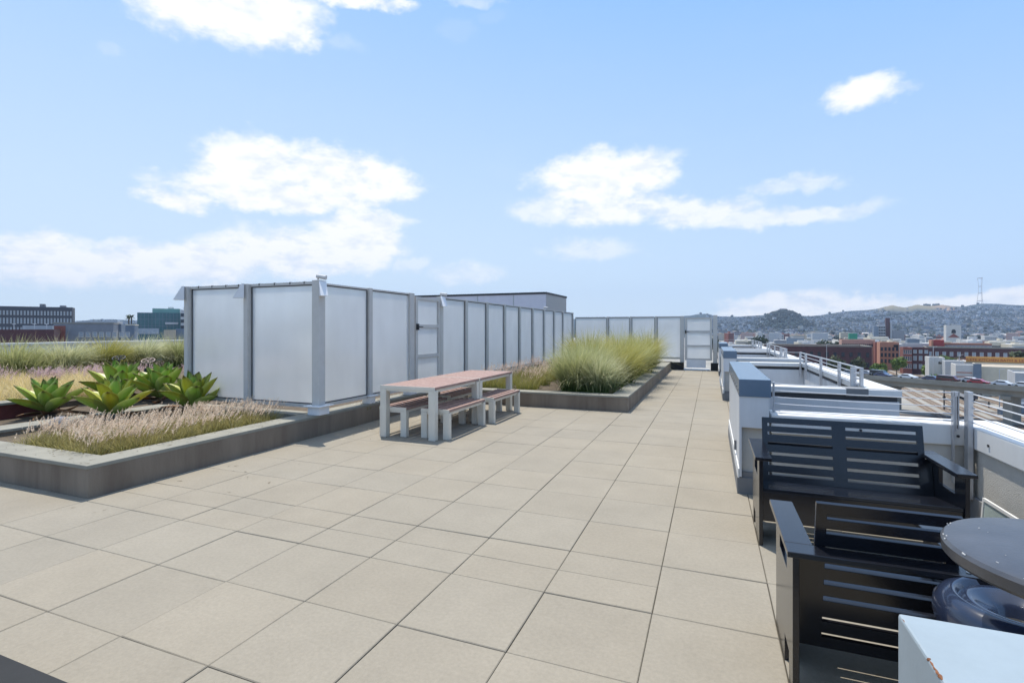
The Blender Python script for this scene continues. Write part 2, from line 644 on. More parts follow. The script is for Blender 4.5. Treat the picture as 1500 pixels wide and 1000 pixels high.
def roof_deck():
    mb = MB()
    cols = []
    px, py, ox, oy = 0.6096, 0.5877, -3.3447, 1.6373
    g = 0.0016

    rg = random.Random(4)
    gy = {b: rg.choice([.0008, .0012, .0016, .0034, .0040]) for b in range(-12, 40)}
    gx = {a: rg.choice([.0010, .0016, .0022, .0030]) for a in range(-20, 12)}

    def tile(x0, x1, y0, y1, a=0, b=0):
        if x1 - x0 < 0.02 or y1 - y0 < 0.02:
            return
        dz = rnd.uniform(-0.0018, 0.0018)
        tx, ty = rnd.uniform(-.0012, .0012), rnd.uniform(-.0012, .0012)
        c = 0.004
        g1, g2 = gx[a] + rnd.uniform(0, .0012), gy[b] + rnd.uniform(0, .0010)
        x0 += g1
        y0 += g2
        x1 -= .0012
        y1 -= .0012
        b = len(mb.v)
        P = [(x0, y0, -.05), (x1, y0, -.05), (x1, y1, -.05), (x0, y1, -.05)]
        Q = [(x0, y0, dz - c - tx), (x1, y0, dz - c + tx), (x1, y1, dz - c + ty), (x0, y1, dz - c - ty)]
        T = [(x0 + c, y0 + c, dz - tx), (x1 - c, y0 + c, dz + tx), (x1 - c, y1 - c, dz + ty), (x0 + c, y1 - c, dz - ty)]
        mb.v += P + Q + T
        for k in range(4):
            k2 = (k + 1) % 4
            mb.f.append((b + k, b + k2, b + 4 + k2, b + 4 + k))
            mb.f.append((b + 4 + k, b + 4 + k2, b + 8 + k2, b + 8 + k))
            mb.m += [0, 0]
        mb.f.append((b + 8, b + 9, b + 10, b + 11))
        mb.m.append(0)
        v = rnd.uniform(0.975, 1.025)
        w = rnd.uniform(-0.002, 0.002)
        cols.extend([(0.267 * v + w, 0.239 * v, 0.191 * v - w)] * 12)
    for a in range(-16, 9):
        for b in range(-10, 33):
            x0, x1 = ox + a * px, ox + (a + 1) * px
            y0, y1 = oy + b * py, oy + (b + 1) * py
            lim = 1.93 if y0 < 5.1 else 0.42
            x1 = min(x1, lim)
            y1 = min(y1, 20.15)
            if x0 > lim or y0 > 20.1:
                continue
            if x1 < -5.5 and y0 > 3.2:
                continue
            if x0 < -1.7 and x1 < -1.5 and y0 > 9.8 and x1 < -1.45:
                continue
            if y0 < 5.1 < y1 and x1 > 0.42 and x0 < 0.42:
                pass
            if b == 2 and a < 5:
                ym = oy + 2.5 * py
                tile(x0, x1, y0, ym, a, b)
                tile(x0, x1, ym, y1, a, 30)
            else:
                tile(x0, x1, y0, y1, a, b)
    o = mb.build('roof_deck', M['paver'], fixn=True)
    set_cols(o.data, np.array(cols))
    tag(o, kind='structure')
    s = MB()
    s.box(-24, 0.45, -8, 20.9, -22.6, -0.052)
    s.box(0.45, 2.2, -8, 5.4, -22.6, -0.052)
    tag(s.build('roof_slab', M['joint']), kind='structure')


roof_deck()


# ------------------------------------------------------------------ planters
def planter_walls():
    t = thing('planter_wall', 'long low concrete planter wall at the left with agaves and pink fountain grass behind it', 'planter wall', (-5.37, 3.0, 0))
    f = MB()
    f.box(-5.515, -5.222, 2.858, 9.44, 0, 0.262)
    f.box(-14, -5.515, 2.858, 3.125, 0, 0.262)
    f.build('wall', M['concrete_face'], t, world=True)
    c = MB()
    c.prism([(-14, 2.843), (-5.219, 2.843), (-5.219, 9.44), (-5.53, 9.44), (-5.53, 3.14), (-14, 3.14)], 0.262, 0.30, 'z')
    c.build('coping', M['concrete'], t, world=True, bevel=0.006)
    t2 = thing('planter_wall', 'concrete planter wall along the walkway with big grass clumps behind it', 'planter wall', (-1.56, 9.6, 0))
    f = MB()
    f.box(-5.2, -1.425, 9.455, 9.74, 0, 0.257)
    f.box(-1.70, -1.425, 9.74, 19.9, 0, 0.257)
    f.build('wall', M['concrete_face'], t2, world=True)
    c = MB()
    c.prism([(-5.2, 9.443), (-1.42, 9.443), (-1.42, 19.9), (-1.76, 19.9), (-1.76, 9.75), (-5.2, 9.75)], 0.257, 0.293, 'z')
    c.build('coping', M['concrete'], t2, world=True, bevel=0.006)
    # inner walls of the left bed
    t3 = thing('garden_wall', 'grey inner garden wall running back behind the front agaves', 'garden wall', (-8.2, 4.0, 0))
    MB().box(-8.40, -8.07, 3.14, 5.6, 0, 0.262).build('wall', M['concrete_face'], t3, world=True)
    MB().box(-8.42, -8.05, 3.141, 5.62, 0.262, 0.30).build('coping', M['concrete'], t3, world=True, bevel=0.006)
    t4 = thing('garden_wall', 'rust red garden wall with a grey coping at the far left below the golden grass', 'garden wall', (-9.8, 4.5, 0))
    MB().box(-9.95, -9.68, 3.14, 4.9, 0, 0.412).build('wall', M['rust'], t4, world=True)
    MB().box(-9.97, -9.64, 3.141, 4.92, 0.412, 0.45).build('coping', M['concrete'], t4, world=True, bevel=0.006)
    # soil beds
    s = MB()
    s.box(-8.07, -5.515, 3.125, 9.44, 0, 0.215)
    s.box(-9.68, -8.40, 3.125, 6.4, 0, 0.20)
    s.box(-20.0, -9.95, 3.125, 18, 0, 0.33)
    s.box(-9.95, -7.99, 4.95, 18, 0, 0.24)
    s.box(-5.2, -1.70, 9.74, 19.9, 0, 0.225)
    tag(s.build('planting_soil', M['soil']), kind='structure')


planter_walls()


# ------------------------------------------------------------------ frosted fences
PT = 2.22


def bracket(mb, p, d):
    """wedge-shaped lamp hood on the post top, pointing along d"""
    p, d = Vector(p), Vector(d).normalized()
    s = Vector((-d.y, d.x, 0)) * 0.05
    a, b, c = p, p + Vector((0, 0, -0.22)), p + d * 0.15 + Vector((0, 0, -0.22))
    mb.v += []
    i = len(mb.v)
    e = p + d * 0.03
    for q in (a, b, c, e):
        mb.v.append(tuple(q - s))
    for q in (a, b, c, e):
        mb.v.append(tuple(q + s))
    for f in ((0, 1, 2, 3), (4, 7, 6, 5), (0, 4, 5, 1), (1, 5, 6, 2), (2, 6, 7, 3), (3, 7, 4, 0)):
        mb.f.append(tuple(i + k for k in f))
        mb.m.append(0)


def spotlight(t, p, d):
    d = Vector(d).normalized()
    p = Vector(p)
    m = MB()
    m.tube([p, p + Vector((0, 0, 0.05))], 0.012, 8)
    m.tube([p + Vector((0, 0, 0.06)) - d * 0.02, p + Vector((0, 0, 0.035)) + d * 0.12], [0.028, 0.034], 10)
    m.build('spotlight', M['chip'], t, world=True)


def pane_run(t, axis, fixed, cuts, z0, z1, post_w, inset=0.0, posts=True, thick=0.012):
    """frosted panes between the cuts, with dark gaskets and posts at the cuts"""
    for a, b in zip(cuts[:-1], cuts[1:]):
        g = MB()
        pane = MB()
        lo, hi = a + post_w / 2 + 0.004, b - post_w / 2 - 0.004
        if axis == 'x':
            pane.box(lo + .012, hi - .012, fixed - thick / 2, fixed + thick / 2, z0 + .012, z1 - .012)
            g.grid_panel((0, fixed - .011, 0), (1, 0, 0), (0, 0, 1), (0, 1, 0), [lo, lo + .014, hi - .014, hi], [z0, z0 + .014, z1 - .014, z1], {(1, 1)}, .022)
        else:
            pane.box(fixed - thick / 2, fixed + thick / 2, lo + .012, hi - .012, z0 + .012, z1 - .012)
            g.grid_panel((fixed - .011, 0, 0), (0, 1, 0), (0, 0, 1), (1, 0, 0), [lo, lo + .014, hi - .014, hi], [z0, z0 + .014, z1 - .014, z1], {(1, 1)}, .022)
        po = pane.build('pane', M['frost'], t, world=True)
        g.build('gasket', M['gasket'], po, world=True)


def post(t, x, y, z0, z1, w=0.09, d=0.09, sleeve=True):
    m = MB()
    m.box(x - w / 2, x + w / 2, y - d / 2, y + d / 2, z0, z1)
    p = m.build('post', M['alu'], t, world=True, bevel=0.006)
    if sleeve:
        s = MB()
        s.box(x - w * .8, x + w * .8, y - d * .8, y + d * .8, z0, z0 + 0.12)
        s.box(x - w * 1.15, x + w * 1.15, y - d * 1.15, y + d * 1.15, z0 + 0.12, z0 + 0.132)
        s.build('sleeve', M['alu_pale'], p, world=True, bevel=0.004)
    return p


def fences():
    # --- F1: faces the viewer, between the bed and the terrace behind
    t = thing('glass_fence', 'frosted glass fence of two wide panes behind the agaves', 'glass fence', (-6.6, 5.8, 0))
    YF = 5.80
    z0 = 0.44
    xs = [-7.93, -6.62]
    for x in xs:
        post(t, x, YF, 0.24, PT, 0.085, 0.16, sleeve=False)
    pane_run(t, 'x', YF, [-7.93, -6.62, -5.30], z0, PT - 0.045, 0.09)
    for xa, xb in ((-7.887, -6.663), (-6.577, -5.36)):
        tr = MB().box(xa, xb, YF - .03, YF + .03, PT - .045, PT - 0.004).build('rail', M['alu'], t, world=True)
        for q in (.15, .4, .65, .87):
            x = xa + (xb - xa) * q
            MB().box(x - .009, x + .009, YF - .033, YF + .033, PT - .034, PT + 0.001).build('clip', M['gasket'], tr, world=True)
        MB().box(xa, xb, YF - .03, YF + .03, z0 - .05, z0 - .002).build('rail', M['alu'], t, world=True)
    MB().box(-7.9, -5.55, YF - .14, YF + .14, 0.2, 0.30).build('kerb', M['concrete'], t, world=True)
    for x in xs:
        b = MB()
        bracket(b, (x - .02, YF - .082, PT), (-0.75, -0.66, 0))
        b.build('lamp_hood', M['alu_pale'], t, world=True)

    # --- F2: long run along the walkway side, with a gate
    t = thing('glass_fence', 'long frosted glass fence with a three pane gate running behind the picnic tables', 'glass fence', (-5.3, 6.0, 0))
    XF = -5.30
    post(t, XF + .02, 5.80, 0.30, PT + .012, 0.13, 0.13)
    b = MB()
    bracket(b, (XF + .086, 5.80, PT), (0.8, -0.6, 0))
    b.build('lamp_hood', M['alu_pale'], t, world=True)
    spotlight(t, (XF + .03, 5.78, PT + .01), (1, 0.25, 0))
    ys = [5.80, 6.98, 8.23]
    ys2 = [9.36] + [9.36 + 1.175 * k for k in range(1, 9)] + [20.22]
    for y in ys[1:]:
        w = 0.085 if y < 8 else 0.15
        post(t, XF, y, 0.30, PT - .01, 0.10, w)
    pane_run(t, 'y', XF, ys, z0, PT - .045, 0.10)
    for y in ys2:
        post(t, XF, y, 0.30, PT - .012, 0.10, 0.10 if y > 9.5 else .12, sleeve=y < 9.5)
    pane_run(t, 'y', XF, ys2, z0, PT - .045, 0.11)
    al = ys + ys2
    for a, b_ in zip(al[:-1], al[1:]):
        if abs(a - 8.23) < .01:
            continue
        MB().box(XF - .03, XF + .03, a + .076, b_ - .076, PT - .045, PT - .02).build('rail', M['alu'], t, world=True)
        MB().box(XF - .03, XF + .03, a + .076, b_ - .076, z0 - .05, z0 - .002).build('rail', M['alu'], t, world=True)
    b = MB()
    bracket(b, (XF + .052, 9.36, PT - .005), (0.8, -0.6, 0))
    b.build('lamp_hood', M['alu_pale'], t, world=True)
    spotlight(t, (XF + .03, 9.36, PT - .01), (1, 0.2, 0))
    spotlight(t, (XF + .03, ys2[6], PT - .01), (1, 0.4, 0))
    gate(t, 'y', XF + .03, 8.33, 9.27, 0.42, PT - .07)

    # --- F3: across the end of the walkway, with its gate
    t = thing('glass_fence', 'frosted glass fence closing the far end of the walkway with a pale gate', 'glass fence', (-2.5, 20.3, 0))
    Y3 = 20.3
    cuts = [-5.22, -3.86, -2.95, -1.99, -1.03]
    for x in cuts[1:]:
        post(t, x, Y3, 0.28, 2.03, 0.075 if x < -1.5 else .15, 0.1, sleeve=False)
    pane_run(t, 'x', Y3, cuts, z0, 1.985, 0.08)
    for a, b_ in zip(cuts[:-1], cuts[1:]):
        MB().box(a + .04, b_ - .078, Y3 - .03, Y3 + .03, 1.985, 2.02).build('rail', M['alu'], t, world=True)
        MB().box(a + .04, b_ - .078, Y3 - .03, Y3 + .03, z0 - .05, z0 - .002).build('rail', M['alu'], t, world=True)
    k = MB()
    k.box(-5.2, -1.42, Y3 - .16, Y3 + .16, 0, 0.29)
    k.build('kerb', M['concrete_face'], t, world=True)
    for xx in ((-1.415, -0.97), (-0.02, 0.30)):
        k = MB()
        k.box(xx[0], xx[1], Y3 - .17, Y3 + .17, 0, 0.27)
        k.build('kerb', M['charcoal'], t, world=True)
    post(t, 0.135, Y3, 0.27, 2.05, 0.15, 0.12, sleeve=False)
    gate(t, 'x', Y3 - .03, -0.93, 0.03, 0.36, 1.97, kick=0.27)
    k = MB()
    k.box(-0.96, -0.05, Y3 - .20, Y3 + .1, 0.0, 0.05)
    k.build('threshold', M['alu_pale'], t, world=True)


def gate(t, axis, fixed, a, b, z0, z1, kick=0.0):
    fw = 0.075
    zs = [z0, z0 + fw, z0 + (z1 - z0) * .33 - .02, z0 + (z1 - z0) * .33 + .045, z0 + (z1 - z0) * .66 - .01, z0 + (z1 - z0) * .66 + .055, z1 - .055, z1]
    us = [a, a + fw, b - fw, b]
    holes = {(1, 1), (1, 3), (1, 5)}
    m = MB()
    if axis == 'y':
        m.grid_panel((fixed - .03, 0, 0), (0, 1, 0), (0, 0, 1), (1, 0, 0), us, zs, holes, .06)
    else:
        m.grid_panel((0, fixed - .03, 0), (1, 0, 0), (0, 0, 1), (0, 1, 0), us, zs, holes, .06)
    g = m.build('gate', M['alu'], t, world=True)
    for (lo, hi) in ((zs[1], zs[2]), (zs[3], zs[4]), (zs[5], zs[6])):
        p = MB()
        if axis == 'y':
            p.box(fixed - .006, fixed + .006, a + fw, b - fw, lo, hi)
        else:
            p.box(a + fw, b - fw, fixed - .006, fixed + .006, lo, hi)
        p.build('pane', M['frost'], g, world=True)
    h = MB()
    zc = zs[4] + .02
    if axis == 'y':
        h.box(fixed + .03, fixed + .075, a + .01, a + .05, zc - .06, zc + .06)
        h.tube([(fixed + .06, a + .03, zc), (fixed + .10, a + .03, zc), (fixed + .10, a + .14, zc)], .01, 8)
    else:
        h.box(a + .01, a + .05, fixed - .075, fixed - .03, zc - .06, zc + .06)
        h.tube([(a + .03, fixed - .06, zc), (a + .03, fixed - .10, zc), (a + .14, fixed - .10, zc)], .01, 8)
    h.build('handle', M['iron'], g, world=True)
    if kick:
        k = MB()
        k.box(a + .06, b - .22, fixed - .045, fixed - .032, z0 - kick, z0 + .02)
        k.build('kick_plate', M['alu_pale'], g, world=True)


fences()


def penthouse():
    t = thing('roof_penthouse', 'mauve metal clad plant room rising behind the long glass fence', 'plant room', (-14, 30, 0))
    x0, x1, y0, y1, zt = -24.0, -8.9, 28.0, 32.4, 3.63
    w = MB()
    w.box(x0, x1, y0, y1, 0, zt)
    w.build('wall', M['phpanel'], t, world=True)
    x = x1 - 2.0
    while x > x0:
        MB().box(x - .03, x + .03, y0 - .012, y0 - .002, 0, zt - .08).build('seam', M['alu'], t, world=True)
        x -= 2.35
    k = MB()
    k.box(x0 - .05, x1 + .05, y0 - .05, y1 + .05, zt - .06, zt + .05)
    k.build('coping', M['gasket'], t, world=True)
    f = MB()
    for i in range(30):
        yy = y0 + .1 + i * (y1 - y0 - .2) / 29
        f.box(x1 + .001, x1 + .035, yy - .03, yy + .03, 0, zt - .08)
    f.build('corrugation', M['alu'], t, world=True)
    # rest of that roof so the plant room does not float
    b = MB()
    b.box(-30, -7.6, 20.95, 40, -22.6, -0.06)
    tag(b.build('roof_slab', M['joint']), kind='structure')


penthouse()


def left_parapet():
    t = thing('parapet_wall', 'long white capped parapet at the far left edge behind the grass hedge', 'parapet', (-20.15, 10, 0))
    MB().box(-20.28, -20.02, -6, 20, 0, 1.03).build('wall', M['siding'], t, world=True)
    MB().box(-20.34, -19.97, -6, 20.02, 1.03, 1.10).build('coping', M['white'], t, world=True, bevel=0.006)


left_parapet()


# ------------------------------------------------------------------ right-hand terraces
def terrace_pier(y0, y1, label):
    t = thing('terrace_pier', label, 'pier', (0.36, y0, 0), group='blue capped piers along the walkway')
    b = MB()
    b.box(0.262, 0.478, y0 + .008, y1 - .008, 0.62, 0.905)
    b.box(0.262, 0.455, y0 + .06, y1 - .03, 0.2, 0.62)
    b.build('wall', M['stucco'], t, world=True)
    s = MB()
    s.box(0.242, 0.262, y0, y1, 0.16, 0.905)
    s.box(0.262, 0.49, y0, y0 + .008, 0.62, 0.905)
    s.box(0.478, 0.49, y0 + .008, y1, 0.62, 0.905)
    s.build('cladding', M['siding'], t, world=True)
    k = MB()
    k.box(0.232, 0.242, y0 - .002, y1, 0.15, 0.235)
    k.build('trim', M['white'], t, world=True)
    c = MB()
    c.box(0.238, 0.505, y0 - .012, y1 + .01, 0.905, 1.065)
    c.build('cap', M['capblue'], t, world=True, bevel=0.004)
    for i in range(9):
        yy = y0 + .15 + i * (y1 - y0 - .3) / 8
        MB().tube([(0.239, yy, 0.955), (0.233, yy, 0.955)], 0.012, 8).build('screw', M['rock'], t, world=True)
    p = MB()
    p.box(0.225, 0.46, y0 + .012, y1, 0.0, 0.15)
    p.box(0.262, 0.45, y0 + .03, y1, 0.15, 0.2)
    p.build('plinth', M['plinth'], t, world=True)
    return t


terrace_pier(5.15, 7.90, 'nearest blue capped white pier, right behind the black loveseat')
terrace_pier(11.77, 14.5, 'second blue capped pier along the walkway, with a white cord hanging at its side')
terrace_pier(17.9, 20.0, 'third blue capped pier, just in front of the far gate')

cord = MB()
cord.tube([(0.20, 11.74, .62), (0.17, 11.72, .45), (0.19, 11.71, .33), (0.235, 11.735, .30), (0.24, 11.74, .42)], 0.012, 6)
tag(cord.build('cord', M['white']), 'white looped cord hanging at the corner of the second pier', 'cord')


def outlet(x, y, z):
    m = MB()
    m.box(x - .02, x, y - .03, y + .03, z - .05, z + .05)
    t = m.build('wall_outlet', M['plinth'], bevel=0.005)
    tag(t, 'small grey outlet box on the walkway side of the nearest pier', 'outlet box')


outlet(0.2405, 5.75, 0.33)


def parapet_run(t, poly_pairs):
    pass


def near_parapet():
    t = thing('parapet_wall', 'white capped stucco parapet round the corner behind the black loveseat', 'parapet', (1.9, 5.3, 0))
    w = MB()
    w.box(0.52, 1.955, 5.205, 5.46, 0.2, 0.575)
    w.box(1.955, 2.22, -3, 5.46, 0.2, 0.575)
    w.build('wall', M['stucco'], t, world=True)
    c = MB()
    c.prism([(0.51, 5.18), (1.93, 5.18), (1.93, -3), (2.25, -3), (2.25, 5.49), (0.51, 5.49)], 0.575, 0.75, 'z')
    c.build('flashing', M['white'], t, world=True, bevel=0.012)
    p = MB()
    p.box(0.52, 1.925, 5.185, 5.46, 0, 0.2)
    p.box(1.925, 2.2, -3, 5.46, 0, 0.2)
    p.build('plinth', M['plinth'], t, world=True)
    for (q, ax) in (((1.872, 5.178, .655), 'y'), ((1.928, 4.83, .655), 'x'), ((1.928, 3.6, .655), 'x'), ((1.2, 5.178, .655), 'y')):
        b = MB()
        if ax == 'y':
            b.tube([q, (q[0], q[1] - .006, q[2])], .011, 10)
        else:
            b.tube([q, (q[0] - .006, q[1], q[2])], .011, 10)
        b.build('bolt', M['gasket'], t, world=True)


near_parapet()


def rail_post(t, x, y, z0, z1, w, d):
    m = MB()
    m.box(x - w / 2, x + w / 2, y - d / 2, y + d / 2, z0, z1)
    return m.build('post', M['steel'], t, world=True, bevel=0.002)


def near_railing():
    t = thing('cable_railing', 'steel cable railing on the parapet behind the black loveseat', 'railing', (1.85, 5.15, 0))
    for dx in (-0.015, 0.015):
        rail_post(t, 1.845 + dx, 5.155, 0.28 if dx < 0 else .72, 1.02, 0.008, 0.05)
    m = MB()
    m.box(1.841, 1.849, 5.14, 5.175, 0.70, 0.98)
    m.box(1.824, 1.866, 5.13, 5.178, 0.985, 1.02)
    m.build('bracket', M['steel'], t, world=True)
    rail_post(t, 1.908, 5.09, 0.18, 1.03, 0.034, 0.07)
    m = MB()
    m.box(1.886, 1.930, 5.06, 5.15, 0.40, 0.412)
    m.build('bracket', M['steel'], t, world=True)
    rail_post(t, 1.90, 2.6, 0.18, 1.03, 0.045, 0.10)
    rail_post(t, 0.545, 5.34, 0.74, 1.03, 0.014, 0.05)
    for k in range(5):
        z0 = 1.015 - k * .062
        z1 = 1.008 - k * .057
        c = MB()
        c.tube([(0.54, 5.335, z0), (1.2, 5.25, (z0 + z1) / 2 - .004), (1.83, 5.165, z1)], .0042, 6)
        c.build('cable', M['cable'], t, world=True)
        f = MB()
        f.tube([(0.54, 5.335, z0), (0.60, 5.327, z0)], .007, 6)
        f.tube([(1.77, 5.173, z1), (1.83, 5.165, z1)], .007, 6)
        f.build('fitting', M['steel'], t, world=True)
    for k in range(5):
        z = 1.012 - k * .056
        c = MB()
        c.tube([(1.925, 5.10, z), (1.93, 3.8, z - .006), (1.925, 2.6, z)], .0052, 6)
        c.build('cable', M['cable'], t, world=True)
    c = MB()
    c.tube([(1.87, 5.15, .79), (1.90, 5.13, .79)], .006, 6)
    c.build('strut', M['steel'], t, world=True)


near_railing()


def terrace_block(dy, n, plate):
    """A projecting terrace with white capped walls round a sunken floor."""
    names = ['first', 'second', 'third']
    lab = ['white walled sunken terrace beyond the black loveseat, with a grey plate on its cap',
           'second white walled terrace along the roof edge, beside the second pier',
           'farthest white walled terrace along the roof edge'][n]
    t = thing('terrace', lab, 'terrace', (1.2, 7.0 + dy, 0), group='white walled terraces along the roof edge')
    y0, y1 = 7.0 + dy, 12.15 + dy
    w = MB()
    w.box(0.52, 2.0, y0 + .01, y0 + .24, -22.5, 0.69)
    w.box(1.76, 2.0, y0 + .24, y1, -22.5, 0.69)
    w.box(0.52, 1.76, y1 - .26, y1, -22.5, 0.69)
    w.box(0.52, 1.76, y0 + .24, y1 - .26, -22.5, -0.35)
    w.box(0.515, 0.75, y0 + 1.9, y1 - .26, -.35, 0.42)
    w.build('wall', M['siding'], t, world=True)
    g = MB()
    g.prism([(0.53, y0 + .03), (1.985, y0 + .03), (1.985, y1 - .02), (0.53, y1 - .02), (0.53, y1 - .23), (1.78, y1 - .23), (1.78, y0 + .22), (0.53, y0 + .22)], 0.69, 0.752, 'z')
    g.build('shadow_gap', M['gasket'], t, world=True)
    c = MB()
    c.prism([(0.51, y0), (2.025, y0), (2.025, y1 + .02), (0.51, y1 + .02), (0.51, y1 - .28), (1.73, y1 - .28), (1.73, y0 + .26), (0.51, y0 + .26)], 0.752, 0.825, 'z')
    c.build('coping', M['white'], t, world=True, bevel=0.006)
    if plate:
        p = MB()
        p.box(1.48, 1.70, y0 - .004, y0 + .27, 0.74, 0.829)
        p.build('cover_plate', M['plinth'], t, world=True)
    r = thing('cable_railing', ['post and bar railing on the wall of the nearest sunken terrace',
                                'post and bar railing on the second terrace wall',
                                'post and bar railing on the farthest terrace wall'][n], 'railing', (1.7, y0, 0), group='post railings on the terrace walls')
    ys = [y0 + .30, y0 + .62, y0 + 1.45, y0 + 2.75, y0 + 4.2]
    for y in ys:
        rail_post(r, 1.70, y, 0.55, 1.06, 0.035, 0.05)
    rail_post(r, 1.60, y0 + .30, 0.827, 1.06, 0.03, 0.03)
    for z in (1.05, 0.985, 0.92, 0.86):
        b = MB()
        b.tube([(1.70, y0 + .30, z), (1.70, y1 - .3, z)], .007 if z < 1.04 else .011, 6)
        b.tube([(1.60, y0 + .30, z), (1.70, y0 + .30, z)], .007, 6)
        b.build('bar', M['steel'], r, world=True)
    for y in (y1 - .30,):
        rail_post(r, 1.70, y, 0.55, 1.06, 0.035, 0.05)
    for z in (1.05, 0.95):
        b = MB()
        b.tube([(0.55, y1 - .30, z), (1.70, y1 - .30, z)], .006, 6)
        b.build('bar', M['steel'], r, world=True)


for n_, dy_ in enumerate((0, 6.62, 13.24)):
    terrace_block(dy_, n_, n_ == 0)


def leaning_panel():
    t = thing('framed_panel', 'white framed pale green panel leaning at the foot of the parapet', 'framed panel', (1.87, 4.5, 0))
    m = MB()
    O, U, V, Nn = (1.845, 3.9, 0.004), (0, 1, 0), (0.02, 0, 0.29), (-0.018, 0, 0.001)
    m.grid_panel(O, U, V, Nn, [0, .022, .795, .817], [0, .07, .93, 1], {(1, 1)}, 1)
    m.build('frame', M['white'], t, world=True)
    g = MB()
    g.grid_panel((1.840, 3.9, 0.004), U, V, Nn, [.022, .795], [.07, .93], set(), .4)
    g.build('pane', M['palegreen'], t, world=True)


leaning_panel()


# ------------------------------------------------------------------ picnic tables and benches
def slats(mb, x0, x1, y0, y1, z0, z1, n, gap):
    w = (x1 - x0 - gap * (n - 1)) / n
    for i in range(n):
        mb.box(x0 + i * (w + gap), x0 + i * (w + gap) + w, y0, y1, z0, z1)


def table(x0, x1, y0, y1, z, leg, label, cat, name, nslat, group):
    t = thing(name, label, cat, ((x0 + x1) / 2, (y0 + y1) / 2, 0), group=group)
    s = MB()
    slats(s, x0 + .005, x1 - .005, y0 + .012, y1 - .012, z - .034, z, nslat, .009 if nslat > 5 else .042)
    s.build('tabletop' if name == 'picnic_table' else 'seat', M['redwood'], t, world=True, bevel=0.003)
    f = MB()
    f.box(x0, x1, y0, y0 + .011, z - .045, z + .002)
    f.box(x0, x1, y1 - .011, y1, z - .045, z + .002)
    f.box(x0 + .03, x1 - .03, y0 + .011, y0 + leg[1], z - .075, z - .036)
    f.box(x0 + .03, x1 - .03, y1 - leg[1], y1 - .011, z - .075, z - .036)
    f.box(x0 + .03, x0 + .06, y0 + leg[1], y1 - leg[1], z - .075, z - .036)
    f.box(x1 - .06, x1 - .03, y0 + leg[1], y1 - leg[1], z - .075, z - .036)
    f.build('frame', M['steelpaint'], t, world=True)
    for xa in (x0, x1 - leg[0]):
        for ya in (y0, y1 - leg[1]):
            l = MB()
            l.box(xa, xa + leg[0], ya + .002, ya + leg[1], 0.002, z - .046)
            l.build('leg', M['steelpaint'], t, world=True, bevel=0.004)


table(-4.385, -3.50, 6.03, 7.47, 0.73, (.098, .10), 'nearer red slatted picnic table on grey flat legs', 'picnic table', 'picnic_table', 8, 'red slatted picnic tables')
table(-4.385, -3.50, 7.485, 8.93, 0.73, (.098, .10), 'farther red slatted picnic table, pushed against the end of the nearer one', 'picnic table', 'picnic_table', 8, 'red slatted picnic tables')
bl = (.095, .075)
BG = 'red slatted benches at the picnic tables'
table(-3.80, -3.355, 6.17, 7.385, 0.415, bl, 'red slatted bench on the walkway side of the nearer picnic table', 'bench', 'picnic_bench', 5, BG)
table(-4.46, -4.012, 6.12, 7.34, 0.415, bl, 'red slatted bench on the fence side of the nearer picnic table', 'bench', 'picnic_bench', 5, BG)
table(-3.72, -3.27, 7.52, 8.73, 0.415, bl, 'red slatted bench on the walkway side of the farther picnic table', 'bench', 'picnic_bench', 5, BG)
table(-4.50, -4.05, 7.50, 8.72, 0.415, bl, 'red slatted bench on the fence side of the farther picnic table', 'bench', 'picnic_bench', 5, BG)


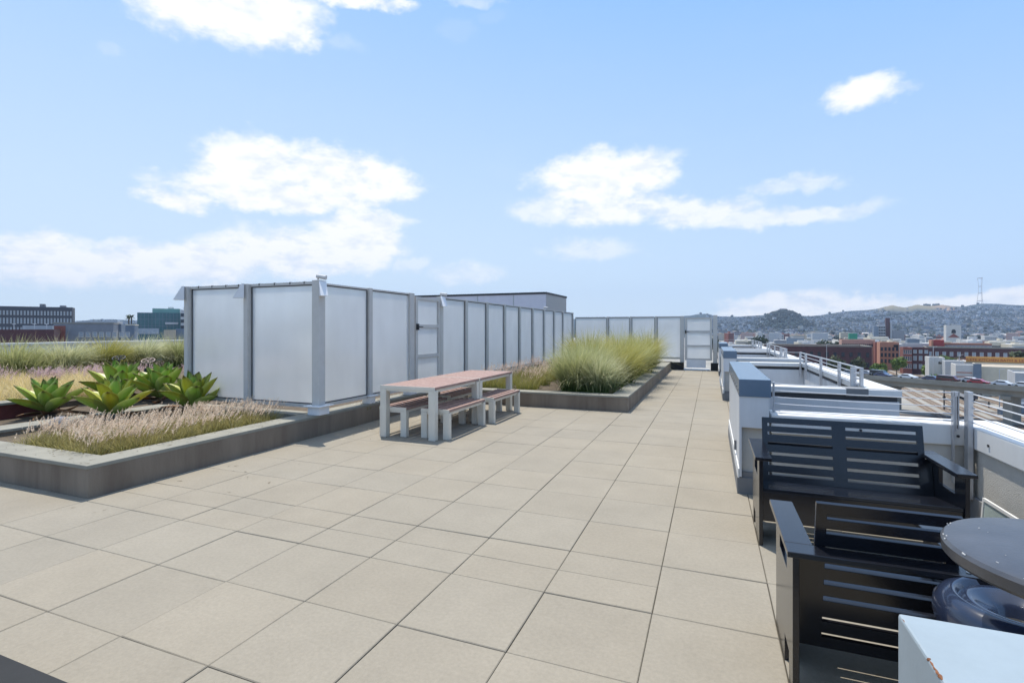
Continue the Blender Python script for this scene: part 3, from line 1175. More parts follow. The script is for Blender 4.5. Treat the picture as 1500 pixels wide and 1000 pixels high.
# ------------------------------------------------------------------ black lounge furniture
def lounge(name, label, cat, w, ncol, loc, rz):
    t = thing(name, label, cat, loc, rz)
    B = M['black']
    D = 0.62
    for x in (0.02, w - 0.045):
        p = MB()
        p.grid_panel((x, 0.03, 0), (0, 1, 0), (0, 0, 1), (1, 0, 0), [0, .15, .33, .40, .47, .58], [0, .125, .455, .565, .602], {(2, 0), (3, 0), (1, 2), (2, 2)}, .025)
        p.build('side_panel', B, t, bevel=0.002)
        a = MB()
        xa, xb = (x - .028, x + .078) if x < w / 2 else (x - .053, x + .053)
        a.box(xa, xb, 0, D - .045, 0.603, 0.627)
        a.build('armrest', B, t, bevel=0.003)
    r = MB()
    r.prism([(-0.008, D - .044), (w + .008, D - .044), (w + .008, D + .06), (-0.008, D + .06)], 0.603, 0.627, 'z')
    r.build('rear_ledge', B, t, bevel=0.003)
    # leaning slotted back
    bot, top = Vector((0, .455, .16)), Vector((0, .595, .82))
    V = (top - bot)
    Ln = V.length
    V.normalize()
    Nn = V.cross(Vector((1, 0, 0))).normalized()
    ins = 0.105 if ncol == 1 else 0.084
    cw = (w - 2 * ins - (ncol - 1) * .09 - .08) / ncol
    us = [0.0465, ins]
    cols_ = []
    x = ins + .04
    for k in range(ncol):
        us.append(x)
        cols_.append(len(us) - 1)
        x += cw
        us.append(x)
        x += .09
    us += [w - ins, w - .0465]
    zs = [.22, .295, .395, .47, .545, .622, .70, .765]
    vs = [0]
    rows = []
    for z in zs:
        v = (z - .16) / V.z
        if z == .622:                                   # the shoulders step in above the arms
            vs.append((.590 - .16) / V.z)
            shoulder = len(vs) - 1
        vs += [v - .011, v + .011]
        rows.append(len(vs) - 2)
    vs.append(Ln)
    p = MB()
    cut = {(c, r_) for c in (0, len(us) - 2) for r_ in range(shoulder, len(vs) - 1)}
    p.grid_panel(bot, (1, 0, 0), V, Nn, us, vs, {(c, r_) for c in cols_ for r_ in rows} | cut, .02)
    p.build('backrest', B, t, bevel=0.0015)
    # sloping seat with three long slits near the back
    s0, s1 = Vector((0, .045, .402)), Vector((0, .47, .345))
    U2 = (s1 - s0)
    L2 = U2.length
    U2.normalize()
    N2 = Vector((1, 0, 0)).cross(U2).normalized()
    vs = [0, .20, .212, .27, .282, .34, .352, L2]
    q = MB()
    q.grid_panel(s0 - N2 * .02, (1, 0, 0), U2, N2, [0.047, .16, w - .16, w - .047], vs, {(1, 1), (1, 3), (1, 5)}, .02)
    q.build('seat', B, t, bevel=0.002)
    f = MB()
    f.box(0.046, w - .046, .05, .072, .17, .378)
    f.build('apron', B, t, bevel=0.002)
    sc = MB()
    sc.tube([(.10, D + .02, .6275), (.10, D + .02, .6305)], .008, 10)
    sc.build('screw', M['chip'], t)
    return t


lounge('loveseat', 'black slotted loveseat against the parapet, facing the viewer', 'loveseat', 1.225, 2, (0.295, 3.95, 0), 0)
lounge('armchair', 'black slotted armchair seen from behind, next to the round table', 'armchair', 0.69, 1, (0.985, 3.0, 0), math.pi)


def round_table():
    c = (0.985, 1.86)
    t = thing('round_table', 'tall round table with a worn black top at the right edge', 'table', (c[0], c[1], 0))
    m = MB()
    m.lathe([(.30, .845), (.326, .848), (.335, .858), (.336, .886), (.328, .896), (.31, .90), (.2, .901)], (c[0], c[1], 0), 64)
    top = m.build('tabletop', M['disc'], t, smooth=True, world=True)
    ch = MB()
    r2 = random.Random(3)
    for i in range(24):
        a = r2.uniform(math.pi * .75, math.pi * 1.55)
        rr = .3355 - abs(r2.gauss(0, .012)) if i < 17 else r2.uniform(.1, .32)
        x, y = c[0] + rr * math.cos(a), c[1] + rr * math.sin(a)
        z = .9012 if rr < .31 else .897 + .001
        if rr > .327:
            z = .8945
        L_ = r2.uniform(.001, .006)
        W_ = r2.uniform(.0006, .0016)
        tx, ty = -math.sin(a), math.cos(a)
        nx, ny = math.cos(a), math.sin(a)
        ch.hexa([(x - tx * L_ - nx * W_, y - ty * L_ - ny * W_, z - .002), (x + tx * L_ - nx * W_, y + ty * L_ - ny * W_, z - .002),
                 (x + tx * L_ + nx * W_, y + ty * L_ + ny * W_, z - .002), (x - tx * L_ + nx * W_, y - ty * L_ + ny * W_, z - .002),
                 (x - tx * L_ * .5 - nx * W_, y - ty * L_ * .5 - ny * W_, z + .0008), (x + tx * L_ - nx * W_, y + ty * L_ - ny * W_, z + .0008),
                 (x + tx * L_ * .7 + nx * W_, y + ty * L_ * .7 + ny * W_, z + .0008), (x - tx * L_ + nx * W_, y - ty * L_ + ny * W_, z + .0008)])
    ch.build('paint_chip', M['chip'], top, world=True)
    p = MB()
    p.lathe([(.055, .05), (.04, .07), (.04, .83), (.12, .846)], (c[0], c[1], 0), 24)
    p.build('pedestal', M['black'], t, smooth=True, world=True)
    b = MB()
    b.lathe([(.24, 0.002), (.25, .012), (.24, .03), (.08, .05)], (c[0], c[1], 0), 40)
    b.build('base', M['black'], t, smooth=True, world=True)


round_table()


def fire_bowl():
    x, y = gp(1494, 893, 0.60)
    t = thing('fire_bowl', 'glossy black round bowl with a groove and a dark hollow, below the round tabletop', 'fire bowl', (x, y, 0))
    m = MB()
    m.lathe([(.06, .36), (.15, .40), (.205, .47), (.225, .54), (.222, .585), (.20, .615), (.175, .625), (.160, .622), (.156, .600),
             (.148, .597), (.142, .612), (.120, .610), (.085, .588), (.060, .575), (.056, .54), (.02, .53)], (0, 0, 0), 56)
    m.build('bowl', M['blackgloss'], t, smooth='all')
    h = MB()
    h.lathe([(.054, .50), (.0545, .545), (.05, .548), (.01, .549)], (0, 0, 0), 24)
    h.build('hollow', M['iron'], t, smooth=True)
    s = MB()
    s.lathe([(.14, .0), (.14, .02), (.05, .05), (.045, .34), (.07, .375)], (0, 0, 0), 24)
    s.build('stand', M['black'], t, smooth=True)


fire_bowl()


def blue_cabinet():
    x0, x1, y0, y1, z1 = 0.383, 1.05, 0.75, 1.355, 0.90
    t = thing('metal_cabinet', 'pale blue painted metal cabinet with chipped rusty edge in the near right corner', 'metal cabinet', ((x0 + x1) / 2, (y0 + y1) / 2, 0))
    m = MB()
    m.box(x0, x1, y0, y1, 0.06, z1)
    m.build('body', M['boxblue'], t, world=True, bevel=0.006)
    b = MB()
    b.box(x0 + .02, x1 - .02, y0 + .02, y1 - .02, 0, 0.06)
    b.build('plinth', M['plinth'], t, world=True)
    c = MB()
    r2 = random.Random(5)
    for i in range(15):
        y = r2.uniform(y0 + .25, y1 - .01) if i > 8 else r2.gauss(1.16, .02)
        s_ = r2.uniform(.0012, .0045) if i < 9 else r2.uniform(.0006, .0018)
        l_ = r2.uniform(.002, .010)
        c.tube([(x0 + .0022, y - l_, z1 - .0022), (x0 + .0022 + r2.uniform(-.001, .001), y, z1 - .0022), (x0 + .0022, y + l_, z1 - .0022)], [s_ * .3, s_, s_ * .4], 6)
    c.build('rust_chip', M['rustchip'], t, world=True)
    k = MB()
    k.tube([(x0 - .012, 1.19, .815), (x0 + .002, 1.19, .815)], .010, 10)
    k.build('bolt', M['rustchip'], t, world=True)


blue_cabinet()


def corner_slab():
    t = thing('corner_slab', 'corner of a charcoal slab at the bottom left of the view', 'low table', (-2.6, .5, 0))
    z = 0.40
    x, y = gp(50, 977.5, z)
    m = MB()
    m.box(x - 1.1, x + .58, y - .85, y, z - .05, z)  # flat charcoal slab on legs, filling the bottom left corner
    m.build('tabletop', M['charcoal'], t, world=True, bevel=0.004)
    for xa in (x - 1.05, x + .47):
        for ya in (y - .80, y - .13):
            l = MB()
            l.box(xa, xa + .06, ya, ya + .06, .002, z - .051)
            l.build('leg', M['charcoal'], t, world=True)


corner_slab()

# ================================================================== VEGETATION
def arr_mesh(name, V, F, C, m, smooth=False):
    """Mesh from numpy arrays: F rows of 3 or 4 indices, C one colour per vertex."""
    me = bpy.data.meshes.new(name)
    nv, nf, k = len(V), len(F), F.shape[1]
    me.vertices.add(nv)
    me.vertices.foreach_set('co', V.astype(np.float32).ravel())
    me.loops.add(nf * k)
    me.loops.foreach_set('vertex_index', F.astype(np.int32).ravel())
    me.polygons.add(nf)
    me.polygons.foreach_set('loop_start', np.arange(0, nf * k, k, dtype=np.int32))
    me.update(calc_edges=True)
    set_cols(me, C)
    me.materials.append(m)
    if smooth:
        me.polygons.foreach_set('use_smooth', [True] * nf)
    return me


def blade_arrays(root, az, lean, length, width, curl, c0, c1, seg=4):
    """Tapering arched strips. lean: start tilt from vertical, curl: extra bend along the blade (radians)."""
    n = len(root)
    t = np.linspace(0, 1, seg + 1)
    V = np.zeros((n, seg + 1, 2, 3))
    C = np.zeros((n, seg + 1, 2, 3))
    pos = root.copy()
    side = np.stack([-np.sin(az), np.cos(az), np.zeros(n)], 1)
    tw = NP.uniform(-.9, .9, n)
    fwd = np.stack([np.cos(az), np.sin(az), np.zeros(n)], 1)
    side = side * np.cos(tw)[:, None] + fwd * np.sin(tw)[:, None]
    for i, tt in enumerate(t):
        if i:
            ang = lean + curl * (tt - .5 / seg)
            step = length / seg
            pos = pos + np.stack([np.cos(az) * np.sin(ang), np.sin(az) * np.sin(ang), np.cos(ang)], 1) * step[:, None]
        w = width * (1 - tt) ** .7 * .5 + .0002
        V[:, i, 0] = pos - side * w[:, None]
        V[:, i, 1] = pos + side * w[:, None]
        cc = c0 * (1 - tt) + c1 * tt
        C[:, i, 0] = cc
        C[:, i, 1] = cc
    base = (np.arange(n) * (seg + 1) * 2)[:, None]
    F = []
    for i in range(seg):
        F.append(np.concatenate([base + 2 * i, base + 2 * i + 1, base + 2 * i + 3, base + 2 * i + 2], 1))
    F = np.stack(F, 1).reshape(-1, 4)
    return V.reshape(-1, 3), F, C.reshape(-1, 3), pos


def join(parts):
    V, F, C, o = [], [], [], 0
    for v, f, c in parts:
        V.append(v)
        F.append(f + o)
        C.append(c)
        o += len(v)
    return np.concatenate(V), np.concatenate(F), np.concatenate(C)


def mixcol(n, a, b, jit=.15):
    t = NP.random((n, 1))
    c = np.array(a) * (1 - t) + np.array(b) * t
    return np.clip(c * NP.uniform(1 - jit, 1 + jit, (n, 1)), 0, 1)


def plume_arrays(base, dirv, length, rad, c0, c1, nb=26):
    """Bottle-brush flower heads: many short bristles round a stem."""
    n = len(base)
    t = NP.random((n, nb))
    an = NP.random((n, nb)) * 2 * np.pi
    d = dirv[:, None, :]
    a = np.cross(d, np.array([0.13, 0.2, 1.0]))
    a = a / np.linalg.norm(a, axis=2, keepdims=True)
    b = np.cross(d, a)
    prof = (np.sin(np.pi * (t * .9 + .08)) ** .6)[..., None]
    out = (a * np.cos(an)[..., None] + b * np.sin(an)[..., None])
    p = base[:, None, :] + d * (t * length[:, None])[..., None]
    p = p + d * 0
    tip = p + (out * .75 + d * .75) * prof * rad[:, None, None] * NP.uniform(.6, 1.25, (n, nb, 1))
    sd = np.cross(out, d) * (0.0016 + .0016 * NP.random((n, nb, 1)))
    V = np.stack([p - sd, p + sd, tip + sd * .5, tip - sd * .5], 2).reshape(-1, 3)
    F = np.arange(n * nb * 4).reshape(-1, 4)
    k = NP.random((n, 1, 1, 1))
    C = (np.array(c0) * (1 - k) + np.array(c1) * k) * NP.uniform(.8, 1.2, (n, nb, 1, 1)) * np.ones((1, 1, 4, 1))
    return V, F, np.clip(C.reshape(-1, 3), 0, 1)


WIND = math.radians(20)      # plumes lean this way


def fountain_grass(name, pts, z, h, nplume, nblade, kind, col_p0, col_p1, label, windy=.55, rad=.017, plen=.10, cg0=(.16, .17, .045), cg1=(.56, .47, .20)):
    """pts: (n,2) tuft centres"""
    pts = np.array(pts)
    n = len(pts)
    k = NP.integers(0, n, nblade)
    az = NP.uniform(0, 2 * np.pi, nblade)
    r = np.abs(NP.normal(0, .07, nblade))
    root = np.stack([pts[k, 0] + r * np.cos(az), pts[k, 1] + r * np.sin(az), np.full(nblade, z)], 1)
    L_ = NP.uniform(.45, 1.0, nblade) * h * .85
    v, f, c, _ = blade_arrays(root, az, NP.uniform(.05, .5, nblade), L_, NP.uniform(.004, .0085, nblade), NP.uniform(.3, 1.3, nblade),
                              mixcol(nblade, cg0, (.22, .22, .06), .3), mixcol(nblade, cg1, (.34, .30, .10), .35))
    parts = [(v, f, c)]
    k = NP.integers(0, n, nplume)
    az = NP.normal(WIND, .7, nplume)
    az2 = NP.uniform(0, 2 * np.pi, nplume)
    r = np.abs(NP.normal(0, .07, nplume))
    root = np.stack([pts[k, 0] + r * np.cos(az2), pts[k, 1] + r * np.sin(az2), np.full(nplume, z)], 1)
    L_ = NP.uniform(.72, 1.12, nplume) * h
    lean = NP.uniform(.0, .35, nplume)
    curl = NP.uniform(.15, .6, nplume) * windy * 1.6
    v, f, c, tip = blade_arrays(root, az, lean, L_, np.full(nplume, .0025), curl, mixcol(nplume, (.2, .2, .08), (.3, .26, .12)), mixcol(nplume, (.35, .27, .17), (.4, .3, .2)))
    parts.append((v, f, c))
    ang = lean + curl * 1.05
    d = np.stack([np.cos(az) * np.sin(ang), np.sin(az) * np.sin(ang), np.cos(ang)], 1)
    parts.append(plume_arrays(tip - d * .03, d, NP.uniform(.7, 1.2, nplume) * plen, NP.uniform(.8, 1.2, nplume) * rad, col_p0, col_p1))
    V, F, C = join(parts)
    o = bpy.data.objects.new(name, arr_mesh(name, V, F, C, M['grass']))
    COL.objects.link(o)
    tag(o, label, kind='stuff')
    return o


def scatter(n, x0, x1, y0, y1, ok=lambda x, y: True):
    out = []
    while len(out) < n:
        x, y = rnd.uniform(x0, x1), rnd.uniform(y0, y1)
        if ok(x, y):
            out.append((x, y))
    return out


# near pink bed: an L along the front wall and the walkway wall
fountain_grass('fountain_grass', scatter(170, -7.35, -5.62, 3.2, 5.55, lambda x, y: x - y * .35 > -8.35 and (x > -6.9 or y < 4.6)), .215, .27, 1500, 9000, 'stuff',
               (.62, .48, .36), (.86, .73, .58), 'pink feathery fountain grass', rad=.016, plen=.105)
# pink band behind the golden grass
fountain_grass('fountain_grass', scatter(150, -13.6, -9.6, 4.4, 10.5, lambda x, y: abs((x + 12.5) - (y - 5.4) * .68) < .42), .33, .36, 1100, 2500, 'stuff',
               (.50, .34, .36), (.72, .56, .55), 'pink fountain grass band before the hedge', rad=.030, plen=.15)
# bed between fence and big clumps
fountain_grass('fountain_grass', scatter(130, -5.0, -3.3, 9.9, 14.5, lambda x, y: x < -3.4 - (y - 9.9) * .12), .225, .42, 800, 5200, 'stuff',
               (.58, .42, .33), (.78, .64, .52), 'pink fountain grass behind the picnic table', rad=.018, plen=.11, windy=.3, cg0=(.10, .15, .02), cg1=(.34, .30, .06))
fountain_grass('fountain_grass', scatter(16, -5.5, -5.25, 6.0, 9.3), .215, .12, 20, 300, 'stuff', (.5, .4, .3), (.6, .5, .4), 'thin grass under the fence')


def golden_grass():
    pts = np.array(scatter(150, -14.0, -10.1, 4.3, 9.5, lambda x, y: y < -.55 * (x + 9.2) + 6.2))
    n = 17000
    k = NP.integers(0, len(pts), n)
    az = NP.uniform(0, 2 * np.pi, n)
    r = np.abs(NP.normal(0, .13, n))
    root = np.stack([pts[k, 0] + r * np.cos(az), pts[k, 1] + r * np.sin(az), np.full(n, .33)], 1)
    hue = NP.random(len(pts))[k][:, None]
    c1 = np.array([.82, .69, .47]) * (1 - hue) + np.array([.80, .62, .22]) * hue
    v, f, c, _ = blade_arrays(root, az, NP.uniform(.1, .8, n), NP.uniform(.20, .48, n) * (.7 + .5 * NP.random(len(pts))[k]), NP.uniform(.004, .007, n), NP.uniform(.3, 1.4, n),
                              mixcol(n, (.44, .38, .18), (.60, .50, .27)), np.clip(c1 * NP.uniform(.8, 1.15, (n, 1)), 0, 1))
    o = bpy.data.objects.new('golden_grass', arr_mesh('golden_grass', v, f, c, M['grass']))
    COL.objects.link(o)
    tag(o, 'dry golden grass behind the agaves', kind='stuff')


golden_grass()


def grass_clump(name, label, x, y, z, h, spread, n, tipcol, basecol, group, flow=0.25, az0=WIND, width=.006, dark=None):
    n = int(n * .62)
    ns = 46                                             # strands: blades that lean together
    st = NP.integers(0, ns, n)
    sta, str_ = NP.uniform(0, 6.28, ns), np.abs(NP.normal(0, .55, ns)) * spread * .45
    az = np.where(NP.random(n) < .35, NP.normal(az0, .9, n), NP.uniform(0, 2 * np.pi, n))
    r = np.abs(NP.normal(0, .55, n)) * spread * .45
    ra = NP.uniform(0, 2 * np.pi, n)
    az = az + 0.0
    root = np.stack([x + r * np.cos(ra), y + r * np.sin(ra), np.full(n, z)], 1)
    ra = sta[st] + NP.normal(0, .16, n)
    r = str_[st] + NP.normal(0, .04, n)
    root = np.stack([x + r * np.cos(ra), y + r * np.sin(ra), np.full(n, z)], 1)
    az = np.where(NP.random(n) < .72, ra + NP.normal(0, .28, n), az)
    L_ = h * NP.uniform(.75, 1.28, n)
    lean = np.clip(NP.normal(.20, .17, n), 0, .8)
    curl = np.clip(NP.normal(.75 + flow, .45, n), .05, 2.2)
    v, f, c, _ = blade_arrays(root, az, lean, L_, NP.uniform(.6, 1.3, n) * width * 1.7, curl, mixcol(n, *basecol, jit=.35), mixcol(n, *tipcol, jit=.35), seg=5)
    o = bpy.data.objects.new(name, arr_mesh(name, v, f, c, M['grass']))
    COL.objects.link(o)
    o.location = (0, 0, 0)
    tag(o, label, 'ornamental grass', group)
    return o


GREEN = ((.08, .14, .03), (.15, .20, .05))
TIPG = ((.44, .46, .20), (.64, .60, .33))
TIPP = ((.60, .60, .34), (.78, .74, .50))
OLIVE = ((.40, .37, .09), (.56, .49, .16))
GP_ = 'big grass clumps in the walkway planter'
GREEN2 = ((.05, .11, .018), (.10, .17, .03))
for (lb, x, y, h, sp, n, tip, fl) in (
        ('front big green grass clump at the corner of the walkway planter, paler on its right half', -2.62, 10.35, .91, .62, 3600, TIPG, .15),
        ('straw pale grass clump at the planter corner beside the walkway', -2.12, 10.2, .78, .5, 2600, TIPP, .3),
        ('grey green clump just behind the front corner clump', -2.55, 11.4, 1.05, .6, 2600, TIPG, .3),
        ('tall olive topped clump in the middle of the walkway planter', -2.9, 12.7, 1.2, .7, 2600, OLIVE, .35),
        ('olive clump arching over the walkway coping half way along the planter', -2.25, 13.0, 1.08, .62, 2600, OLIVE, .4),
        ('olive clump behind the arching one, near the fence', -3.3, 14.4, 1.2, .7, 2000, OLIVE, .35),
        ('yellowish clump leaning over the coping toward the far gate', -2.05, 14.9, 1.1, .6, 2300, OLIVE, .4),
        ('low green clump between the arching one and the coping edge', -2.0, 11.7, .85, .5, 2200, OLIVE, .35),
        ('dark sided clump before the yellowish leaning one', -2.05, 13.9, 1.0, .5, 2200, TIPG, .4),
        ('last yellow green clump at the far end of the walkway planter', -1.95, 16.9, 1.25, .6, 2200, OLIVE, .35),
        ('upright green clump between the two farthest yellow ones', -2.7, 16.2, 1.25, .6, 1800, TIPG, .3)):
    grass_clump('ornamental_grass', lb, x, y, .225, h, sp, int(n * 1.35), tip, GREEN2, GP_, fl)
GH = 'grass clumps of the hedge before the left parapet'
for (lb, x, y, h, sp, n, tip, fl) in (
        ('leftmost hedge clump, cut by the picture edge', -15.6, 5.9, .98, .8, 2200, TIPG, .3),
        ('dark based hedge clump with tall straw stems above it', -16.1, 7.1, 1.0, .8, 2200, TIPG, .35),
        ('pale hedge clump right of the one with the tall straw stems', -16.3, 8.2, .98, .8, 2200, TIPP, .45),
        ('brownish hedge clump near the middle of the hedge', -16.6, 9.3, 1.02, .8, 2200, OLIVE, .45),
        ('pale swept hedge clump behind the dark handwheel', -17.0, 10.6, 1.05, .85, 2200, TIPP, .55),
        ('swept hedge clump behind the pale handwheel', -17.3, 11.9, 1.05, .85, 2200, TIPG, .55),
        ('yellow ended hedge clump next to the fence post', -17.5, 13.2, 1.0, .8, 2200, OLIVE, .55)):
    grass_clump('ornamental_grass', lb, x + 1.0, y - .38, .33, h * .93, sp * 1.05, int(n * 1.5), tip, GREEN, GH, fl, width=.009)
# a few tall straw stems above the hedge
n_ = 60
root_ = np.stack([NP.uniform(-17, -15.8, n_), NP.uniform(6, 11.5, n_), np.full(n_, .4)], 1)
v_, f_, c_, _ = blade_arrays(root_, NP.normal(WIND, .8, n_), NP.uniform(.1, .5, n_), NP.uniform(.95, 1.35, n_), np.full(n_, .012), NP.uniform(0, .5, n_),
                             mixcol(n_, (.4, .36, .2), (.5, .45, .26)), mixcol(n_, (.55, .48, .3), (.7, .62, .42)))
o_ = bpy.data.objects.new('straw_stems', arr_mesh('straw_stems', v_, f_, c_, M['grass']))
COL.objects.link(o_)
tag(o_, 'tall straw stems over the hedge', kind='stuff')


# ------------------------------------------------------------------ agaves
def agave_leaf(L_, w, pitch, az, curve, col_mid, col_edge, base_r, z0, tipcol=(.10, .05, .03)):
    """one fleshy leaf; returns V, F, C"""
    nu, nw = 9, 5
    V = np.zeros((nu, nw, 2, 3))
    C = np.zeros((nu, nw, 2, 3))
    pos = np.array([base_r, z0])
    ang = pitch
    for i in range(nu):
        t = i / (nu - 1)
        if i:
            ang = pitch + curve * (t - .3)
            pos = pos + np.array([math.cos(ang), math.sin(ang)]) * L_ / (nu - 1)
        wd = w * (0.50 + .95 * t - .1) * (1 - t ** 2.6) if t < 1 else 0.0
        wd = max(wd, .002)
        nrm = np.array([-math.sin(ang), math.cos(ang)])
        for j in range(nw):
            s = (j / (nw - 1) - .5) * 2
            cup = (s * s) * wd * .42
            th = .012 * (1 - t) * (1 - s * s) + .0015
            for k in (0, 1):
                q = pos + nrm * (cup + (th if k == 0 else -th))
                V[i, j, k] = (q[0], s * wd * .5 * 1.0, q[1])
                e = abs(s) ** 3
                cc = np.array(col_mid) * (1 - e) + np.array(col_edge) * e
                if t > .96:
                    cc = np.array(tipcol)
                C[i, j, k] = cc
    ca, sa = math.cos(az), math.sin(az)
    X = V[..., 0] * ca - V[..., 1] * sa
    Y = V[..., 0] * sa + V[..., 1] * ca
    V[..., 0], V[..., 1] = X, Y
    idx = np.arange(nu * nw * 2).reshape(nu, nw, 2)
    F = []
    for i in range(nu - 1):
        for j in range(nw - 1):
            F.append((idx[i, j, 0], idx[i + 1, j, 0], idx[i + 1, j + 1, 0], idx[i, j + 1, 0]))
            F.append((idx[i, j, 1], idx[i, j + 1, 1], idx[i + 1, j + 1, 1], idx[i + 1, j, 1]))
        for j in (0, nw - 1):
            F.append((idx[i, j, 0], idx[i, j, 1], idx[i + 1, j, 1], idx[i + 1, j, 0]))
    return V.reshape(-1, 3), np.array(F), C.reshape(-1, 3)


def agave(label, x, y, z, size, seed, n=26, yellow=0.0, tilt=(0, 0)):
    r2 = random.Random(seed)
    t = thing('agave', label, 'agave', (x, y, z), group='agaves in the planter bed')
    live, dry = [], []
    for i in range(n):
        f = i / (n - 1)                       # 0 outer .. 1 inner
        az = i * 2.39996 + r2.uniform(-.15, .15)
        pitch = math.radians(20 + 62 * f ** .85) + r2.uniform(-.07, .07)
        L_ = size * (0.60 - .14 * f) * r2.uniform(.9, 1.1)
        w = size * .305 * r2.uniform(.9, 1.1) * (1 - .25 * f)
        yl = yellow * r2.uniform(.45, 1.0) if (.12 < f < .85 and r2.random() < .55) else 0
        g = np.array([.31, .46, .09]) * r2.uniform(.8, 1.15)
        if f > .5:
            g = g * np.array([.9, 1.0, 1.0])
        yv = np.array([.60, .54, .04])
        cm = g * (1 - yl) + yv * yl
        ce = cm * .25 + np.array([.62, .64, .20]) * .75
        live.append(agave_leaf(L_, w, pitch, az, r2.uniform(.1, .45), cm, ce, .03 * size, .06 * size + .16 * size * f * .6))
    for i in range(7):
        az = r2.uniform(0, 6.28)
        cm = np.array([.30, .18, .10]) * r2.uniform(.7, 1.3)
        dry.append(agave_leaf(size * .5 * r2.uniform(.7, 1.1), size * .09, math.radians(r2.uniform(-8, 6)), az, r2.uniform(-.5, .9), cm, cm * 1.3, .03, .05 * size))
    for nm, parts in (('rosette', live), ('withered_leaves', dry)):
        V, F, C = join(parts)
        V[:, 0] += tilt[0] * V[:, 2]
        V[:, 1] += tilt[1] * V[:, 2]
        o = bpy.data.objects.new(nm, arr_mesh(nm, V, F, C, M['agave'], smooth=True))
        COL.objects.link(o)
        o.parent = t
    return t


def on_ray(px, py, z):
    return gp(px, py, z)


AZ0 = .30
for (lb, px, py, size, seed, yel, n) in (
        ('compact green agave at the far left beside the rust red wall', 70, 608, .92, 21, .15, 22),
        ('tall dark green agave behind the yellow leaved one, left of the handwheels', 172, 588, 1.20, 5, .10, 21),
        ('front agave with bright yellow inner leaves and dry brown outer ones', 164, 613, .98, 33, .95, 19),
        ('dark green agave half hidden behind the yellow tipped one', 236, 588, 1.15, 14, .12, 20),
        ('agave with long yellow green leaves next to the frosted fence', 281, 604, 1.02, 47, .85, 21)):
    x, y = on_ray(px, py, AZ0 - .08)
    agave(lb, x, y, AZ0 - .08, size, seed, n, yel, (.12, -.04))


def litter():
    r2 = random.Random(8)
    V, F, C = [], [], []
    for i in range(70):
        k = r2.random()
        if k < .45:
            x, y, z = r2.uniform(-7.3, -5.3), r2.uniform(2.88, 3.12), .3015
        elif k < .75:
            x, y, z = r2.uniform(-5.5, -5.25), r2.uniform(3.2, 5.6), .3015
        else:
            x, y, z = r2.uniform(-5.15, -3.9), r2.uniform(2.6, 6.5), .0035
        a, l_, w_ = r2.uniform(0, 6.28), r2.uniform(.008, .028), r2.uniform(.002, .006)
        ca, sa = math.cos(a), math.sin(a)
        b = len(V)
        for u, v, h_ in ((-l_, -w_, 0), (l_, -w_ * .3, .004), (l_, w_ * .3, .004), (-l_, w_, 0)):
            V.append((x + u * ca - v * sa, y + u * sa + v * ca, z + h_))
        F.append((b, b + 1, b + 2, b + 3))
        g = r2.uniform(.5, 1.2)
        C += [(.16 * g, .11 * g, .06 * g)] * 4
    o = bpy.data.objects.new('leaf_litter', arr_mesh('leaf_litter', np.array(V), np.array(F), np.array(C), M['grass']))
    COL.objects.link(o)
    tag(o, 'dry leaf litter on the planter coping', kind='stuff')


litter()
rk = MB()
rx_, ry_ = on_ray(88, 618, .33)
rk.lathe([(.02, -.06), (.10, -.03), (.125, .02), (.10, .075), (.05, .10), (.005, .105)], (rx_, ry_, .30), 14, sx=1.15, sy=.8)
tag(rk.build('boulder', M['rock'], smooth='all'), 'small grey rounded boulder under the leftmost agave', 'boulder')


def hand_valve(label, px, py, d, h, wheel_col):
    x, y = at(px, d)
    z = zat(py, d)
    t = thing('standpipe_valve', label, 'valve', (x, y, .3), group='standpipe valves behind the agaves')
    zz = z - .3
    b = MB()
    b.tube([(0, 0, 0), (0, 0, zz - .17)], .045, 14)
    b.tube([(0, 0, zz - .24), (0, 0, zz - .14)], [.075, .06], 14)
    b.tube([(-.16, .05, zz - .26), (0, 0, zz - .20)], .045, 12)
    b.tube([(0, 0, zz - .15), (0, 0, zz)], .014, 8)
    b.build('body', M['iron'], t, smooth=True)
    w = MB()
    tl = (.22, -.30, .92)
    w.ring((0, 0, zz), .105, .011, 32, 8, tl)
    q = Vector(tl).normalized().to_track_quat('Z', 'Y')
    for k in range(5):
        a = k * 2 * math.pi / 5
        w.tube([Vector((0, 0, zz)), Vector((0, 0, zz)) + q @ Vector((.105 * math.cos(a), .105 * math.sin(a), 0))], .009, 6)
    w.build('handwheel', wheel_col, t, smooth='all')


hand_valve('standpipe valve with a pale brown handwheel, behind the agaves', 217, 528, 9.6, .8, M['brass'])
hand_valve('standpipe valve with a dark handwheel, left of the pale one', 174, 524, 10.2, .8, M['iron'])
# ================================================================== CITY
GZ = -22.5
g_ = MB()
g_.quad((-9000, -3000, GZ), (9000, -3000, GZ), (9000, 9000, GZ), (-9000, 9000, GZ))
paint('cityground', (0.26, 0.25, 0.225), .95, .25, .03, detail=9)
tag(g_.build('ground', M['cityground']), kind='structure')

WIN = {}
FACE = .85


